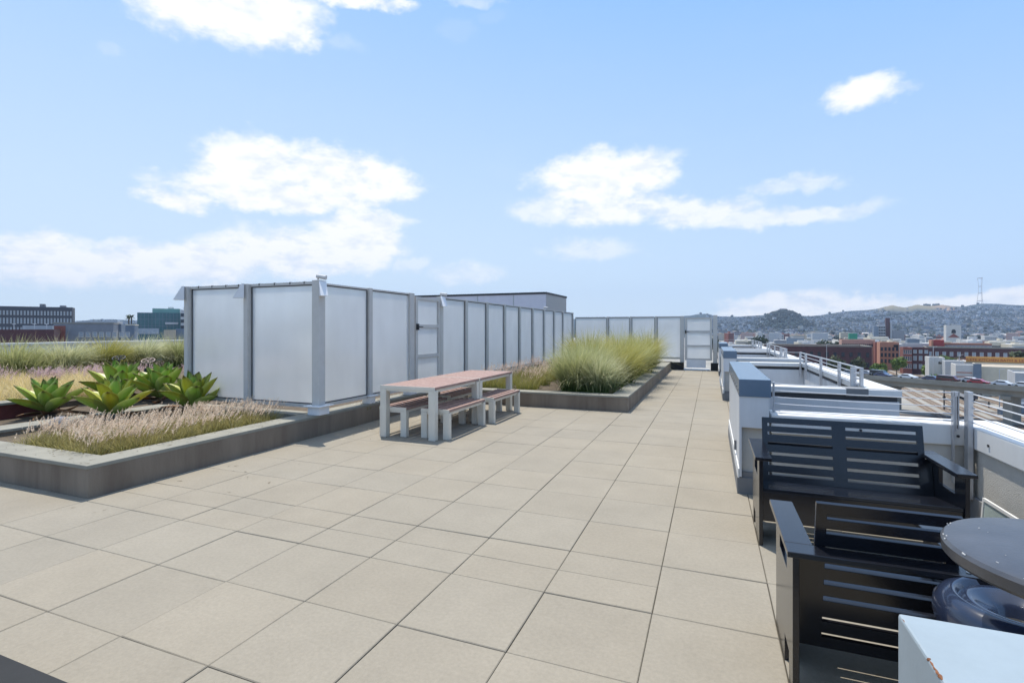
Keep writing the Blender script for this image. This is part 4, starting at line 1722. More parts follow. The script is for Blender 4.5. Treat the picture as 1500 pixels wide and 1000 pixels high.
def win_mesh(w, h, style):
    """One window: a frame with its pane and a glazing bar."""
    k = (round(w, 2), round(h, 2), style)
    if k in WIN:
        return WIN[k]
    fr, gl = {'white': (M['white'], M['glass']), 'dark': (M['charcoal'], M['glass']), 'pale': (M['alu'], M['palewin']), 'teal': (M['alu'], M['teal'])}[style]
    m = MB()
    f = min(.12, w * .1)
    m.grid_panel((-w / 2, -.08, 0), (1, 0, 0), (0, 0, 1), (0, 1, 0), [0, f, w - f, w], [0, f, h / 2 - f / 2, h / 2 + f / 2, h - f, h], {(1, 1), (1, 3)}, .10, 0)
    m.box(-w / 2 + f, w / 2 - f, -.02, -.004, f, h - f, 1)
    m.box(-w / 2 - .08, w / 2 + .08, -.14, -.004, -.12, -.003, 0)
    WIN[k] = m.mesh('window', [fr, gl])
    return WIN[k]


def building(name, label, cat, px0, px1, ytop, d, depth, wall, roofm=None, rot=0.0, rows=(), win=None, side=None, group=None, base=GZ, parapet=.5, trim=None, wallname='wall'):
    """A block whose front spans two bearings at distance d. rows: list of (z_bottom, height, count, width)."""
    zt = zat(ytop, d)
    rr_ = d * math.hypot(1, ((px0 + px1) / 2 - 750) / FPX)      # the front stands square to the line of sight
    e0, e1 = [rr_ / math.hypot(1, (p - 750) / FPX) for p in (px0, px1)]
    e0, e1 = e0 + (d - e0) * (1 - FACE), e1 + (d - e1) * (1 - FACE)
    (x, y), (xb, yb) = at(px0, e0), at(px1, e1)
    w = math.hypot(xb - x, yb - y)
    t = thing(name, label, cat, (x, y, base), math.atan2(yb - y, xb - x) + rot, group)
    H_ = zt - base
    m = MB()
    pt = .35
    m.box(0, w, 0, pt, 0, H_)
    m.box(0, w, depth - pt, depth, 0, H_)
    m.box(0, pt, pt, depth - pt, 0, H_)
    m.box(w - pt, w, pt, depth - pt, 0, H_)
    m.build(wallname, wall, t)
    r = MB()
    r.box(pt + .003, w - pt - .003, pt + .003, depth - pt - .003, H_ - parapet - .3, H_ - parapet)
    r.build('roof', roofm or M['roofgrey'], t)
    if trim:
        c = MB()
        c.prism([(-.15, -.15), (w + .15, -.15), (w + .15, depth + .15), (-.15, depth + .15)], H_, H_ + .35, 'z')
        c2 = MB()
        c2.grid_panel((-.18, -.18, H_ + .004), (1, 0, 0), (0, 1, 0), (0, 0, 1), [0, .6, w - .24, w + .36], [0, .6, depth - .24, depth + .36], {(1, 1)}, .45)
        c2.build('cornice', trim, t)
    for (zb, h, n, ww) in rows:
        me = win_mesh(ww, h, win)
        for k in range(n):
            inst('window', me, t, ((k + .5) * w / n, 0, zb))
    if side:
        sd, srows = side
        for (zb, h, n, ww) in srows:
            me = win_mesh(ww, h, win)
            for k in range(n):
                yy = (k + .5) * depth / n
                if sd == 'r':
                    inst('window', me, t, (w, yy, zb), math.pi / 2)
                else:
                    inst('window', me, t, (0, yy, zb), -math.pi / 2)
    return t, w, H_


paint('roofgrey', (0.42, 0.42, 0.41), .9, .12, .2)
paint('roofpale', (0.60, 0.59, 0.56), .9, .08, .2)
paint('brick_dark', (0.085, 0.036, 0.038), .9, .22, .6)
paint('brick_red', (0.23, 0.075, 0.055), .9, .18, .6)
paint('brick_orange', (0.42, 0.19, 0.12), .9, .15, .6)
paint('salmon', (0.42, 0.24, 0.19), .9, .12, .5)
paint('offwhite', (0.52, 0.505, 0.475), .8, .08, .4)
paint('cream', (0.58, 0.52, 0.40), .85, .1, .4)
paint('palegrey', (0.42, 0.43, 0.44), .8, .1, .4)
paint('midgrey', (0.22, 0.23, 0.25), .8, .12, .4)
paint('darkblock', (0.055, 0.060, 0.075), .6, .12, .3)
paint('bluegrey', (0.15, 0.19, 0.24), .7, .12, .4)
paint('greenpanel', (0.02, 0.20, 0.13), .6, .1, .4)
paint('concretecity', (0.24, 0.23, 0.20), .9, .15, .4)
paint('asphalt', (0.09, 0.09, 0.09), .95, .15, .2)
paint('orange_sign', (0.62, 0.30, 0.07), .7, .06, .3)
paint('signtext', (0.30, 0.045, 0.03), .7, .05, .3)
paint('redpaint', (0.36, 0.05, 0.045), .8, .1, .4)
paint('ballast', (0.20, 0.155, 0.115), .95, .35, 1.5)
paint('darkballast', (0.06, 0.055, 0.055), .95, .4, .8)
paint('railsteel', (0.20, 0.15, 0.12), .6, .2, 1.0)
paint('tan', (0.42, 0.36, 0.28), .9, .15, .3)

# ---- left side
t, w, h = building('office_building', 'big dark office block with rows of narrow pale windows at the far left', 'office building', -18, 106, 449.0, 255, 11, M['darkblock'], M['midgrey'],
                   rows=[(31.3, 2.0, 25, .62), (27.0, 2.7, 25, .62), (22.4, 2.7, 25, .62), (17.6, 2.7, 25, .62)], win='pale')
for (a, b, hh) in ((w * .57, w * .64, 1.7), (w * .82, w * .90, 1.1)):
    m = MB()
    for k in range(4):
        m.box(a + k * (b - a) / 4, a + (k + .7) * (b - a) / 4, 6, 9, h - .5, h + hh)
    m.box(a, b, 6.5, 8.5, h - .5, h + hh * .6)
    m.build('roof_plant', M['midgrey'], t)
t, w, h = building('office_building', 'sea green glass office building behind the frosted fence', 'office building', 201, 264.5, 458, 300, 24, M['teal'], M['midgrey'])
m = MB()
for k in range(1, 12):
    m.box(k * w / 12 - .06, k * w / 12 + .06, -.10, -.004, 2, h - .2)
for zz in (h - 4, h - 8, h - 12, h - 16, h - 20):
    m.box(0.1, w - .1, -.13, -.101, zz, zz + .16)
m.build('mullions', M['bluegrey'], t)
m = MB()
m.box(7, w - .5, 2, 22, h - .4, h + 2.6)
m.build('upper_storey', M['tealpale'], t)
m = MB()
for q in (14.5, 15.5, 16.5, 22.2, 23, 23.8):
    m.box(q, q + .5, 6, 8, h + 2.6, h + 3.7)
m.build('chimneys', M['palegrey'], t)
m = MB()
m.box(13.5, 20, -.5, -.14, h - 6.8, h - 5.6)
m.build('balcony_band', M['palegrey'], t)
m = MB()
m.box(0, 10.5, -.6, -.14, h - 12.5, h - 9.2)
m.build('lower_bay', M['palewin'], t)
building('office_building', 'pale grey wing with stacked windows at the right end of the glass office', 'office building', 264.8, 300, 454, 303, 20, M['palegrey'],
         rows=[(h - 2 + k * 3.6 - 11, 1.9, 4, 3.0) for k in range(4)], win='dark')
building('warehouse', 'long dark flat shed below the dark office block', 'warehouse', -60, 79, 482.5, 150, 24, M['brick_dark'], M['midgrey'])
building('warehouse', 'pale grey low roof building between the dark shed and the dark office block', 'warehouse', 33, 77, 476.8, 185, 14, M['palegrey'], M['roofgrey'])
t, w, h = building('warehouse', 'grey shed with a rust red end and beige top edge', 'warehouse', 78.5, 166, 474.2, 172, 22, M['midgrey'], M['roofgrey'], trim=M['concretecity'])
m = MB()
m.box(.2, 3.0, -.25, -.004, 6, h - .7)
m.build('red_end_bay', M['brick_red'], t)
for k in range(8):
    inst('window', win_mesh(1.2, 1.6, 'pale'), t, (7 + k * 1.8, 0, h - 4.4))
building('warehouse', 'grey upper hall rising behind the rust ended shed', 'warehouse', 112, 172, 470.0, 215, 20, M['palegrey'], M['midgrey'])
building('warehouse', 'small blue grey block right of the rust ended shed', 'warehouse', 167, 177.5, 474.5, 190, 12, M['bluegrey'])
building('warehouse', 'blue grey block with pale roof beside the glass office', 'warehouse', 183.5, 197, 476.5, 205, 12, M['bluegrey'], M['roofpale'], trim=M['cream'])
t, w, h = building('house', 'small beige building with five tall windows before the glass office', 'house', 240, 256.5, 483, 165, 10, M['tan'],
                   rows=[(19.3, 1.5, 5, .45), (16.6, 1.5, 5, .45)], win='dark')
building('warehouse', 'blue grey hall right of the small beige building', 'warehouse', 257, 300, 481.2, 170, 14, M['bluegrey'], M['palegrey'])
for px in (20.5, 50.5, 68.5):
    x, y = at(px, 160)
    t = thing('street_lamp', 'tall street lamp with a white head before the dark office block', 'street lamp', (x, y, GZ), YAW, 'street lamps before the dark office block')
    MB().tube([(0, 0, 0), (0, 0, 25.6)], .09, 6).build('pole', M['steel'], t)
    MB().box(-.45, .45, -.2, .2, 25.6, 25.75).build('head', M['white'], t)

# ---- right side
building('brick_building', 'long dark red brick building behind the street trees', 'brick building', 1118, 1277, 507.2, 285, 32, M['brick_dark'], M['roofpale'],
         rows=[(9.0, 2.4, 14, 1.5), (3.5, 2.4, 14, 1.5)], win='dark', trim=M['concretecity'])
t, w, h = building('brick_building', 'orange brick building with four rows of windows and a white side strip', 'brick building', 1289, 1317, 501.5, 300, 16, M['brick_orange'], M['roofpale'],
                   rows=[(4.2, 2.2, 5, 1.1), (7.8, 2.2, 5, 1.1), (11.4, 2.0, 5, 1.1)], win='dark')
m = MB()
m.box(w + .003, w + 2.0, .5, 15, 0, h - 1)
m.build('side_strip', M['offwhite'], t)
m = MB()
m.box(w - 2.6, w - .3, -.1, -.004, h - 2.8, h - 1.3)
m.build('sign', M['charcoal'], t)
building('brick_building', 'sunlit face of the brick corner building, coloured lighter red, with close white windows', 'brick building', 1323, 1336, 509, 272, 14, M['brick_red'], M['roofgrey'],
         rows=[(3.2, 2.3, 4, .7), (7.2, 2.3, 4, .7), (11.0, 2.0, 4, .7)], win='white')  # lit face of one corner building, its sunlight put into the lighter brick
building('brick_building', 'shaded face of the brick corner building, coloured darker, with two columns of pale windows', 'brick building', 1336.3, 1361, 509.5, 271.5, 14, M['brick_dark'], M['roofgrey'],
         rows=[(3.0, 2.4, 3, 1.5), (7.4, 2.4, 3, 1.5), (11.2, 1.8, 3, 1.5)], win='pale')  # side face of that corner building, its shade put into the darker brick
building('brick_building', 'long dark hall with pale windows behind the round green trees', 'brick building', 1357, 1540, 510.5, 310, 22, M['brick_dark'], M['roofgrey'],
         rows=[(7.2, 2.6, 16, 1.7)], win='pale', trim=M['concretecity'])
building('warehouse', 'salmon coloured long building with a row of dark openings', 'warehouse', 1233, 1282, 497.6, 345, 20, M['salmon'], M['roofpale'],
         rows=[(12.6, 1.5, 16, .9)], win='dark')
building('warehouse', 'dark red building between the salmon and the orange ones', 'warehouse', 1282, 1291, 501.5, 330, 16, M['brick_red'], M['roofgrey'])
building('tower_block', 'dark slab at the left of the grey hospital like tower', 'tower block', 1280, 1287, 477.5, 800, 20, M['bluegrey'])
building('tower_block', 'grey white tower with rows of dark windows before the hill', 'tower block', 1287, 1297, 475.8, 802, 24, M['palegrey'],
         rows=[(12 + k * 4.6, 2.6, 3, 2.4) for k in range(4)], win='dark')
building('tower_block', 'slim brown chimney tower in the middle of the city', 'tower block', 1297.5, 1303.5, 465.5, 806, 8, M['brick_dark'])
building('tower_block', 'grey lower wing right of the slim brown tower', 'tower block', 1304, 1307, 473, 805, 20, M['palegrey'])
building('tower_block', 'dark long block right of the slim brown tower', 'tower block', 1307.5, 1325, 484.0, 800, 20, M['midgrey'])
t, w, h = building('mural_building', 'white building with a dark arched mural on its front', 'building', 1386, 1408, 476, 620, 20, M['offwhite'], M['roofpale'])
m = MB()
arch = [(-2.1, 0), (2.1, 0), (2.0, 3.0), (1.3, 4.4), (0, 4.9), (-1.3, 4.4), (-2.0, 3.0)]
m.prism([(w / 2 + a, b) for a, b in arch], -.10, -.004, 'y')
o = m.build('mural', M['charcoal'], t)
o.location = (0, 0, h - 10)
m = MB()
m.prism([(w / 2 - 5.5, 0), (w / 2 + 5.5, 0), (w / 2, 5.0)], -.30, -.104, 'y')
o = m.build('mural_base', M['brick_red'], t)
o.location = (0, 0, h - 15.2)
building('warehouse', 'bright red block with an orange flank above the dark hall', 'warehouse', 1367.5, 1383, 497.8, 345, 12, M['redpaint'], M['roofpale'])
building('warehouse', 'orange flank left of the bright red block', 'warehouse', 1364.5, 1367.2, 498, 345.5, 12, M['brick_orange'])
building('warehouse', 'brick and cream row of bays above the dark hall', 'warehouse', 1384, 1453, 504, 340, 14, M['salmon'], M['roofpale'],
         rows=[(11.2, 1.9, 12, 1.8)], win='pale', trim=M['brick_orange'])
building('warehouse', 'green box shaped building among the low roofs', 'warehouse', 1244, 1256, 488.3, 420, 9, M['greenpanel'])
building('warehouse', 'teal grey low block above the orange brick building', 'warehouse', 1329, 1347, 496.5, 430, 12, M['bluegrey'])
building('warehouse', 'pale blue long low roof above the darker face of the corner building', 'warehouse', 1320, 1366, 503.2, 365, 18, M['palegrey'], M['roofpale'])

# store complex by the viaduct
t, w, h = building('store', 'white store front with small dark lettering by the viaduct', 'store', 1361, 1384, 523.5, 215, 12, M['offwhite'], M['roofpale'])


def text_on(t, body, size, loc, m, depth=.04, name='lettering'):
    cu = bpy.data.curves.new(name, 'FONT')
    cu.body = body
    cu.size = size
    cu.extrude = depth
    cu.align_x = 'CENTER'
    cu.align_y = 'CENTER'
    tmp = bpy.data.objects.new('tmp', cu)
    COL.objects.link(tmp)
    dg = bpy.context.evaluated_depsgraph_get()
    me = bpy.data.meshes.new_from_object(tmp.evaluated_get(dg))
    bpy.data.objects.remove(tmp, do_unlink=True)
    me.materials.clear()
    me.materials.append(m)
    o = bpy.data.objects.new(name, me)
    COL.objects.link(o)
    o.parent = t
    o.location = loc
    o.rotation_euler = (R(90), 0, 0)
    return o


m = MB()
for k in range(5):
    m.box(w * .60 + k * .55, w * .60 + k * .55 + .42, -.08, -.004, h - 2.7, h - 2.7 + (.75 if k % 2 else .95))
m.build('lettering', M['charcoal'], t)
building('store', 'low grey structure with open posts between the white store and the sign building', 'store', 1384.5, 1412, 529, 205, 14, M['palegrey'], M['roofgrey'],
         rows=[(1.2, 3.2, 5, 1.2)], win='dark')
t, w, h = building('store', 'pale striped store with a dark blue tall panel', 'store', 1400, 1437, 534.5, 185, 12, M['offwhite'], M['roofgrey'],
                   rows=[(.8, 3.0, 6, 1.0)], win='dark')
m = MB()
for k in range(3):
    m.box(.2, w - 2.4, -.12, -.004, 5.0 + k * 1.5, 5.45 + k * 1.5)
m.build('stripes', M['salmon'], t)
m = MB()
m.box(w - 2.1, w + .1, -.35, -.004, 3.2, h + .6)
m.build('blue_panel', M['bluegrey'], t)
t, w, h = building('store', 'long store with an orange sign band reading kitchen bath and showroom', 'store', 1414, 1545, 531.5, 218, 30, M['concretecity'], M['roofgrey'])
m = MB()
m.box(.3, w - .3, .4, 1.2, h - .6, h + 2.4)
m.build('sign_band', M['orange_sign'], t)
text_on(t, 'COMPLETE KITCHEN BATH & LED SHOWROOM', 1.55, (w * .47, .36, h + .95), M['signtext'])
m = MB()
for k in range(7):
    m.box(5 + k * 2.0, 6.3 + k * 2.0, -3.2, -.4, h - 1.4, h - 1.2)
m.build('awning', M['roofpale'], t)
building('store', 'long pale flat building with a beige roof below the sign store', 'store', 1438, 1560, 538.5, 178, 26, M['cream'], M['tan'])
building('warehouse', 'pale grey shed at the right edge behind the viaduct', 'warehouse', 1487, 1560, 547, 148, 14, M['palegrey'], M['roofgrey'])

# ---- scattered low city
pal = [('pale', 'offwhite'), ('cream', 'cream'), ('grey', 'palegrey'), ('dark grey', 'midgrey'), ('salmon', 'salmon'), ('blue grey', 'bluegrey'), ('red', 'brick_red'), ('tan', 'tan')]
wts = [30, 14, 22, 8, 6, 7, 4, 9]
rr = random.Random(19)
cells = []
for i in range(190):
    d = 360 * (1500 / 360) ** (rr.random() ** .8)
    px = rr.uniform(1040, 1530) if i % 9 else rr.uniform(100, 210)
    if px < 300 and d < 420:
        d += 250
    wpx = rr.uniform(9, 24) * FPX / d
    hh = rr.choice([6, 7, 8, 9, 11, 12, 14]) * (1.25 if d > 800 else .9)
    cells.append((d, px, wpx, hh))
for (d, px, wpx, hh) in sorted(cells):
    nm, mk = rr.choices(pal, wts)[0]
    ytop = HOR + (CAMZ - (GZ + hh)) / d * FPX
    w_ = wpx / FPX * d
    x, y = at(px, d)
    dep = rr.uniform(10, 22)
    m = MB()
    m.box(-w_ / 2, w_ / 2, 0, dep, 0, hh)
    rm = M['roofpale'] if rr.random() < .6 else M['roofgrey']
    m.box(-w_ / 2 + .4, w_ / 2 - .4, .4, dep - .4, hh + .004, hh + .25, 1)
    if rr.random() < .6:
        a = rr.uniform(-w_ / 2 + 1, w_ / 4)
        m.box(a, a + 3, dep * .3, dep * .6, hh + .254, hh + rr.uniform(1.2, 3), 0)
    nst = max(1, int(hh / 3.4))
    for s in range(nst):
        m.box(-w_ / 2 + .8, w_ / 2 - .8, -.06, -.004, 1.2 + s * 3.3, 2.5 + s * 3.3, 2)
    o = m.build('town_building', [M[mk], rm, M['glass'] if rr.random() < .5 else M['palewin']])
    o.location = (x, y, GZ)
    o.rotation_euler = (0, 0, YAW - math.atan((px - 750) / FPX) * .85 + rr.choice([0, 0, .2, -.25, .35]))
    tag(o, 'small %s flat roofed building in the low town before the hills' % nm, 'building', 'low %s buildings of the town' % nm)


# ---- trees
def crown_mesh(seed, n, rx, rz, cols, leaf=.55, lobes=7):
    r2 = np.random.default_rng(seed)
    cen = r2.normal(0, 1, (lobes, 3))
    cen = cen / np.linalg.norm(cen, axis=1, keepdims=True) * r2.uniform(.25, .62, (lobes, 1)) * np.array([rx, rx, rz])
    rad = r2.uniform(.35, .6, lobes)
    k = r2.integers(0, lobes, n)
    dv = r2.normal(0, 1, (n, 3))
    dv /= np.linalg.norm(dv, axis=1, keepdims=True)
    p = cen[k] + dv * (r2.uniform(.55, 1.05, (n, 1))) * rad[k][:, None] * np.array([rx, rx, rz])
    a = r2.normal(0, 1, (n, 3))
    a /= np.linalg.norm(a, axis=1, keepdims=True)
    b = np.cross(a, dv + .01)
    b /= np.linalg.norm(b, axis=1, keepdims=True)
    s = leaf * r2.uniform(.5, 1.3, (n, 1))
    V = np.stack([p - a * s, p + b * s * .6, p + a * s, p - b * s * .6], 1).reshape(-1, 3)
    F = np.arange(n * 4).reshape(-1, 4)
    lc = r2.random((lobes, 1))[k]
    C = (np.array(cols[0]) * (1 - lc) + np.array(cols[1]) * lc) * r2.uniform(.7, 1.3, (n, 1))
    return arr_mesh('crown', V, F, np.repeat(C, 4, axis=0), M['leaf'])


def trunk_mesh(h, r):
    m = MB()
    m.tube([(0, 0, 0), (.04 * h, 0, h * .4), (0, .02 * h, h)], [r, r * .75, r * .45], 8)
    for k in range(4):
        a = k * 1.6 + .3
        m.tube([(0, .01 * h, h * .7), (math.cos(a) * h * .22, math.sin(a) * h * .22, h * 1.1)], [r * .4, r * .15], 6)
    return m.mesh('trunk', M['bark'])


TREEVAR = {}
for kind, cols in (('bright', ((.07, .13, .03), (.16, .22, .05))), ('dull', ((.05, .07, .035), (.11, .12, .06))), ('dark', ((.018, .032, .018), (.05, .07, .03)))):
    for s in range(3):
        TREEVAR[kind, s] = crown_mesh(100 + s + hash(kind) % 7 * 0 + len(kind) * 10, 700, 1, 1, cols, .16)
TRK = trunk_mesh(1.0, .05)


def tree(label, px, d, h, rx, kind='bright', s=0, group=None, base=GZ, name='tree'):
    x, y = at(px, d)
    t = thing(name, label, 'tree', (x, y, base), rr.uniform(0, 6), group)
    tr = inst('trunk', TRK, t, (0, 0, 0))
    tr.scale = (h * .5, h * .5, h * .6)
    cr = inst('crown', TREEVAR[kind, s], t, (0, 0, h * .64), rr.uniform(0, 6))
    cr.scale = (rx, rx, h * .42)
    return t


for i, (px, d, h, rx, k) in enumerate(((1165, 266, 7, 2.6, 'bright'), (1176, 268, 6, 2.0, 'dull'))):
    tree(['small green street tree before the left part of the dark red building', 'thin street tree next to the small green one'][i], px, d, h, rx, k, i)
for lb, px, d, h, rx, k, s in (
        ('broad pale green street tree before the dark red building', 1222, 262, 10.5, 4.2, 'dull', 0),
        ('slim street tree right of the broad pale green one', 1232, 262, 9, 2.6, 'dull', 1),
        ('low street tree before the middle of the dark red building', 1241, 264, 6.0, 2.6, 'bright', 2),
        ('lone round street tree before the right part of the dark red building', 1258, 262, 9.5, 3.6, 'dull', 2),
        ('bright green tree at the left foot of the orange brick building', 1284, 260, 7, 3.0, 'bright', 0),
        ('paler tree at the middle foot of the orange brick building', 1294, 258, 6.5, 3.2, 'bright', 1),
        ('tall bright tree at the right corner of the orange brick building', 1314, 256, 10.5, 4.4, 'bright', 2),
        ('leafy tree at the foot of the darker face of the corner building', 1356, 235, 8.0, 3.6, 'bright', 0),
        ('wide low tree under the white store front', 1366, 212, 5.0, 4.0, 'bright', 1),
        ('broad dark green tree before the long dark hall', 1384, 285, 9.5, 6.5, 'bright', 2),
        ('smaller green tree right of the broad one before the hall', 1403, 285, 8.4, 5.2, 'dull', 0),
        ('low dark tree behind the orange sign', 1445, 270, 7.2, 5.5, 'dark', 1),
        ('yellow green tree left of the big round dark one', 1472, 262, 8.4, 6.2, 'bright', 0),
        ('big round dark green tree at the right edge', 1496, 258, 13.5, 9.0, 'dull', 1),
        ('dark tree rising over the roofs left of the red gable', 1113, 520, 17.5, 9.5, 'dark', 0),
        ('low dark tree left of the big one over the roofs', 1098, 540, 12, 6.5, 'dark', 1),
        ('dark tree against the frosted gate post', 1051, 420, 16, 6.5, 'dark', 2),
        ('dark round tree left of the green box building', 1208, 470, 14.5, 8, 'dark', 0),
        ('dark tree beside the round one by the green box', 1227, 470, 13.5, 4.5, 'dark', 1),
        ('twin dark tree right next to the green box building', 1235, 475, 15, 4.5, 'dark', 2)):
    tree(lb, px, d, h, rx, k, s)
for i, px in enumerate((140, 152, 163, 206, 214, 222, 231)):
    tree('dark shrubby tree among the sheds beyond the grass hedge', px, 150, 14.5 + (i % 3), 4.5, 'dull', i % 3, 'dark trees among the sheds beyond the hedge')


def palm(label, px, d, ytop):
    x, y = at(px, d)
    h = zat(ytop, d) - GZ
    t = thing('palm_tree', label, 'palm', (x, y, GZ))
    MB().tube([(0, 0, 0), (.3, 0, h * .5), (0, 0, h)], [.5, .4, .35], 8).build('trunk', M['bark'], t)
    n = 46
    az = NP.uniform(0, 6.28, n)
    v, f, c, _ = blade_arrays(np.tile(np.array([[0, 0, h]]), (n, 1)), az, NP.uniform(.2, 1.5, n), np.full(n, 3.2), np.full(n, .7), NP.uniform(.6, 1.4, n), mixcol(n, (.03, .05, .02), (.05, .07, .03)), mixcol(n, (.04, .06, .02), (.06, .08, .03)))
    o = bpy.data.objects.new('crown', arr_mesh('crown', v, f, c, M['leaf']))
    COL.objects.link(o)
    o.parent = t


palm('tall palm beyond the sheds, the right one of two', 192.5, 330, 465)
palm('palm beyond the sheds, the left and lower one of two', 188.5, 335, 466)
tree('dark cypress like tree left of the two palms', 183.5, 330, 27, 2.2, 'dark', 0)


# ---- railway, viaduct, cars
def strip(name, pts, w, z, m, kind='structure'):
    b = MB()
    P = [Vector((p[0], p[1], z)) for p in pts]
    for a, c in zip(P[:-1], P[1:]):
        d = (c - a).normalized()
        s = Vector((-d.y, d.x, 0)) * (w / 2)
        b.quad(a - s, a + s, c + s, c - s)
    o = b.build(name, m)
    tag(o, kind=kind)
    return o


A0, B0 = Vector(gp(1338, 560, GZ)), Vector(gp(1500, 628, GZ))
dirv = (B0 - A0).normalized()
perp = Vector((-dirv.y, dirv.x))
for k, off in enumerate((-13, -8.5, -4, .5, 5, 10, 15)):
    a = A0 + perp * off - dirv * 140
    b = B0 + perp * off + dirv * 40
    strip('ballast_bed', [a, b], 2.9, GZ + .012 + .004 * (k % 2), M['ballast'])
    tr = MB()
    for s in (-.72, .72):
        p, q = a + perp * s, b + perp * s
        tr.bar((p.x, p.y, GZ + .12), (q.x, q.y, GZ + .12), .12, .16)
    tag(tr.build('rail_track', M['railsteel']), kind='structure')
c0, c1 = Vector(gp(1300, 600, GZ)), Vector(gp(1520, 617, GZ))
strip('trackside_path', [gp(1300, 606, GZ), gp(1560, 622, GZ)], 3.6, GZ + .035, M['darkballast'])
strip('trackside_path', [gp(1380, 598, GZ), gp(1560, 612, GZ)], 2.2, GZ + .040, M['darkballast'])
strip('parking_lot', [gp(1400, 588, GZ), gp(1560, 592, GZ)], 9, GZ + .006, M['asphalt'])
strip('road', [gp(1270, 550, GZ), gp(1380, 556, GZ)], 12, GZ + .006, M['roofgrey'])

VZ = -12.0
v0, v1 = Vector(at(1150, 182)), Vector(at(1640, 112))
vd = (v1 - v0).normalized()
vn = Vector((-vd.y, vd.x))
vl = (v1 - v0).length
t = thing('viaduct', 'concrete road viaduct with cars crossing over the railway', 'viaduct', (v0.x, v0.y, GZ), math.atan2(vd.y, vd.x))
m = MB()
m.box(0, vl, -4.2, 4.2, 8.9, 9.7)
m.box(0, vl, -3.0, -2.3, 7.4, 8.9)
m.box(0, vl, -.4, .4, 7.4, 8.9)
m.box(0, vl, 2.3, 3.0, 7.4, 8.9)
m.build('deck', M['concretecity'], t)
for s in (-4.2, 3.95):
    m = MB()
    m.box(0, vl, s, s + .25, 9.704, 10.15)
    m.build('kerb_wall', M['concretecity'], t)
m = MB()
m.box(0, vl, -3.94, 3.94, 9.704, 9.712)
m.build('carriageway', M['asphalt'], t)
k = 8.0
while k < vl:
    m = MB()
    m.box(k - .9, k + .9, -2.6, 2.6, 0, 6.5)
    m.box(k - 1.0, k + 1.0, -3.8, 3.8, 6.5, 7.4)
    m.build('pier', M['concretecity'], t)
    k += 26.5


def car(label, pos, rz, col, kind='sedan', group=None, flip=False):
    t = thing('car', label, 'car', pos, rz + (math.pi if flip else 0), group)
    pm = paint('car_%d_%d_%d' % tuple(int(c * 100) for c in col), col, .25, .02, .5, coat=.8)
    if kind == 'van':
        body = [(-2.4, .35), (2.35, .35), (2.4, .9), (1.9, 1.1), (1.35, 1.75), (-2.3, 1.85), (-2.4, 1.0)]
        win_ = [(-2.1, 1.1), (1.55, 1.1), (1.15, 1.65), (-2.05, 1.72)]
    else:
        body = [(-2.2, .35), (2.2, .35), (2.25, .75), (1.1, .92), (.45, 1.40), (-1.1, 1.42), (-1.8, .98), (-2.25, .9)]
        win_ = [(-1.45, .98), (.85, .98), (.38, 1.33), (-1.0, 1.35)]
    m = MB()
    m.prism(body, -.88, .88, 'y')
    m.build('body', pm, t, bevel=.05)
    for s in (-1, 1):
        m = MB()
        a, b = sorted((s * .884, s * .892))
        m.prism(win_, a, b, 'y')
        m.build('window', M['glass'], t)
    for x in (-1.4, 1.4):
        for s in (-1, 1):
            m = MB()
            a, b = sorted((s * .70, s * .90))
            m.tube([(x, a, .34), (x, b, .34)], .34, 14)
            m.build('wheel', M['tyre'], t)


va = math.atan2(vd.y, vd.x)


def on_deck(px, lane):
    """distance along the deck where the bearing meets the lane"""
    dx, dy = at(px, 1.0)
    o_ = v0 + vn * lane
    den = dx * vd.y - dy * vd.x
    k_ = (o_.x * dy - o_.y * dx) / den
    return o_ + vd * k_


for lb, px, lane, col, kd in (
        ('dark green black van on the viaduct', 1288, 1.6, (.02, .035, .035), 'van'),
        ('dark blue car beside the van on the viaduct', 1293.5, -1.8, (.06, .08, .16), 'sedan'),
        ('white car on the viaduct right of the dark van', 1330, -1.8, (.72, .72, .72), 'sedan'),
        ('dark blue car on the viaduct under the white store', 1366, -1.8, (.05, .07, .14), 'sedan'),
        ('dark maroon car on the viaduct', 1389, -1.8, (.09, .01, .015), 'van'),
        ('white car half hidden behind the bright red one on the viaduct', 1423, 1.6, (.72, .72, .72), 'sedan'),
        ('bright red car on the viaduct', 1434, -1.8, (.32, .015, .03), 'sedan'),
        ('silver white car on the viaduct at the right', 1470, -1.8, (.62, .64, .68), 'sedan'),
        ('white car at the right end of the viaduct', 1502, -1.8, (.7, .7, .7), 'sedan'),
        ('pale blue car on the viaduct behind the terrace railing', 1246, -1.8, (.25, .32, .40), 'sedan'),
        ('white car on the viaduct behind the terrace railing', 1222, -1.8, (.7, .7, .7), 'sedan'),
        ('silver car on the viaduct left of the dark van', 1270, 1.6, (.5, .5, .52), 'sedan')):
    p = on_deck(px, lane)
    car(lb, (p.x, p.y, VZ - 10.5 + 9.713 - (VZ - GZ) + 10.5 if False else GZ + 9.713), va, col, kd)
for lb, px, py, col in (('white van parked below the viaduct', 1441, 574, (.72, .72, .72)), ('white car parked under the viaduct', 1450, 578, (.7, .7, .7)),
                        ('silver car parked under the viaduct', 1462, 577, (.5, .5, .53)), ('dark blue car parked under the viaduct', 1473, 576, (.06, .07, .12)),
                        ('red car parked at the back under the viaduct', 1450, 570.5, (.35, .03, .03)), ('white car parked at the right under the viaduct', 1484, 578, (.7, .7, .7))):
    x, y = gp(px, py, GZ)
    car(lb, (x, y, GZ + .012), YAW + .5, col, 'van' if 'van' in lb else 'sedan')

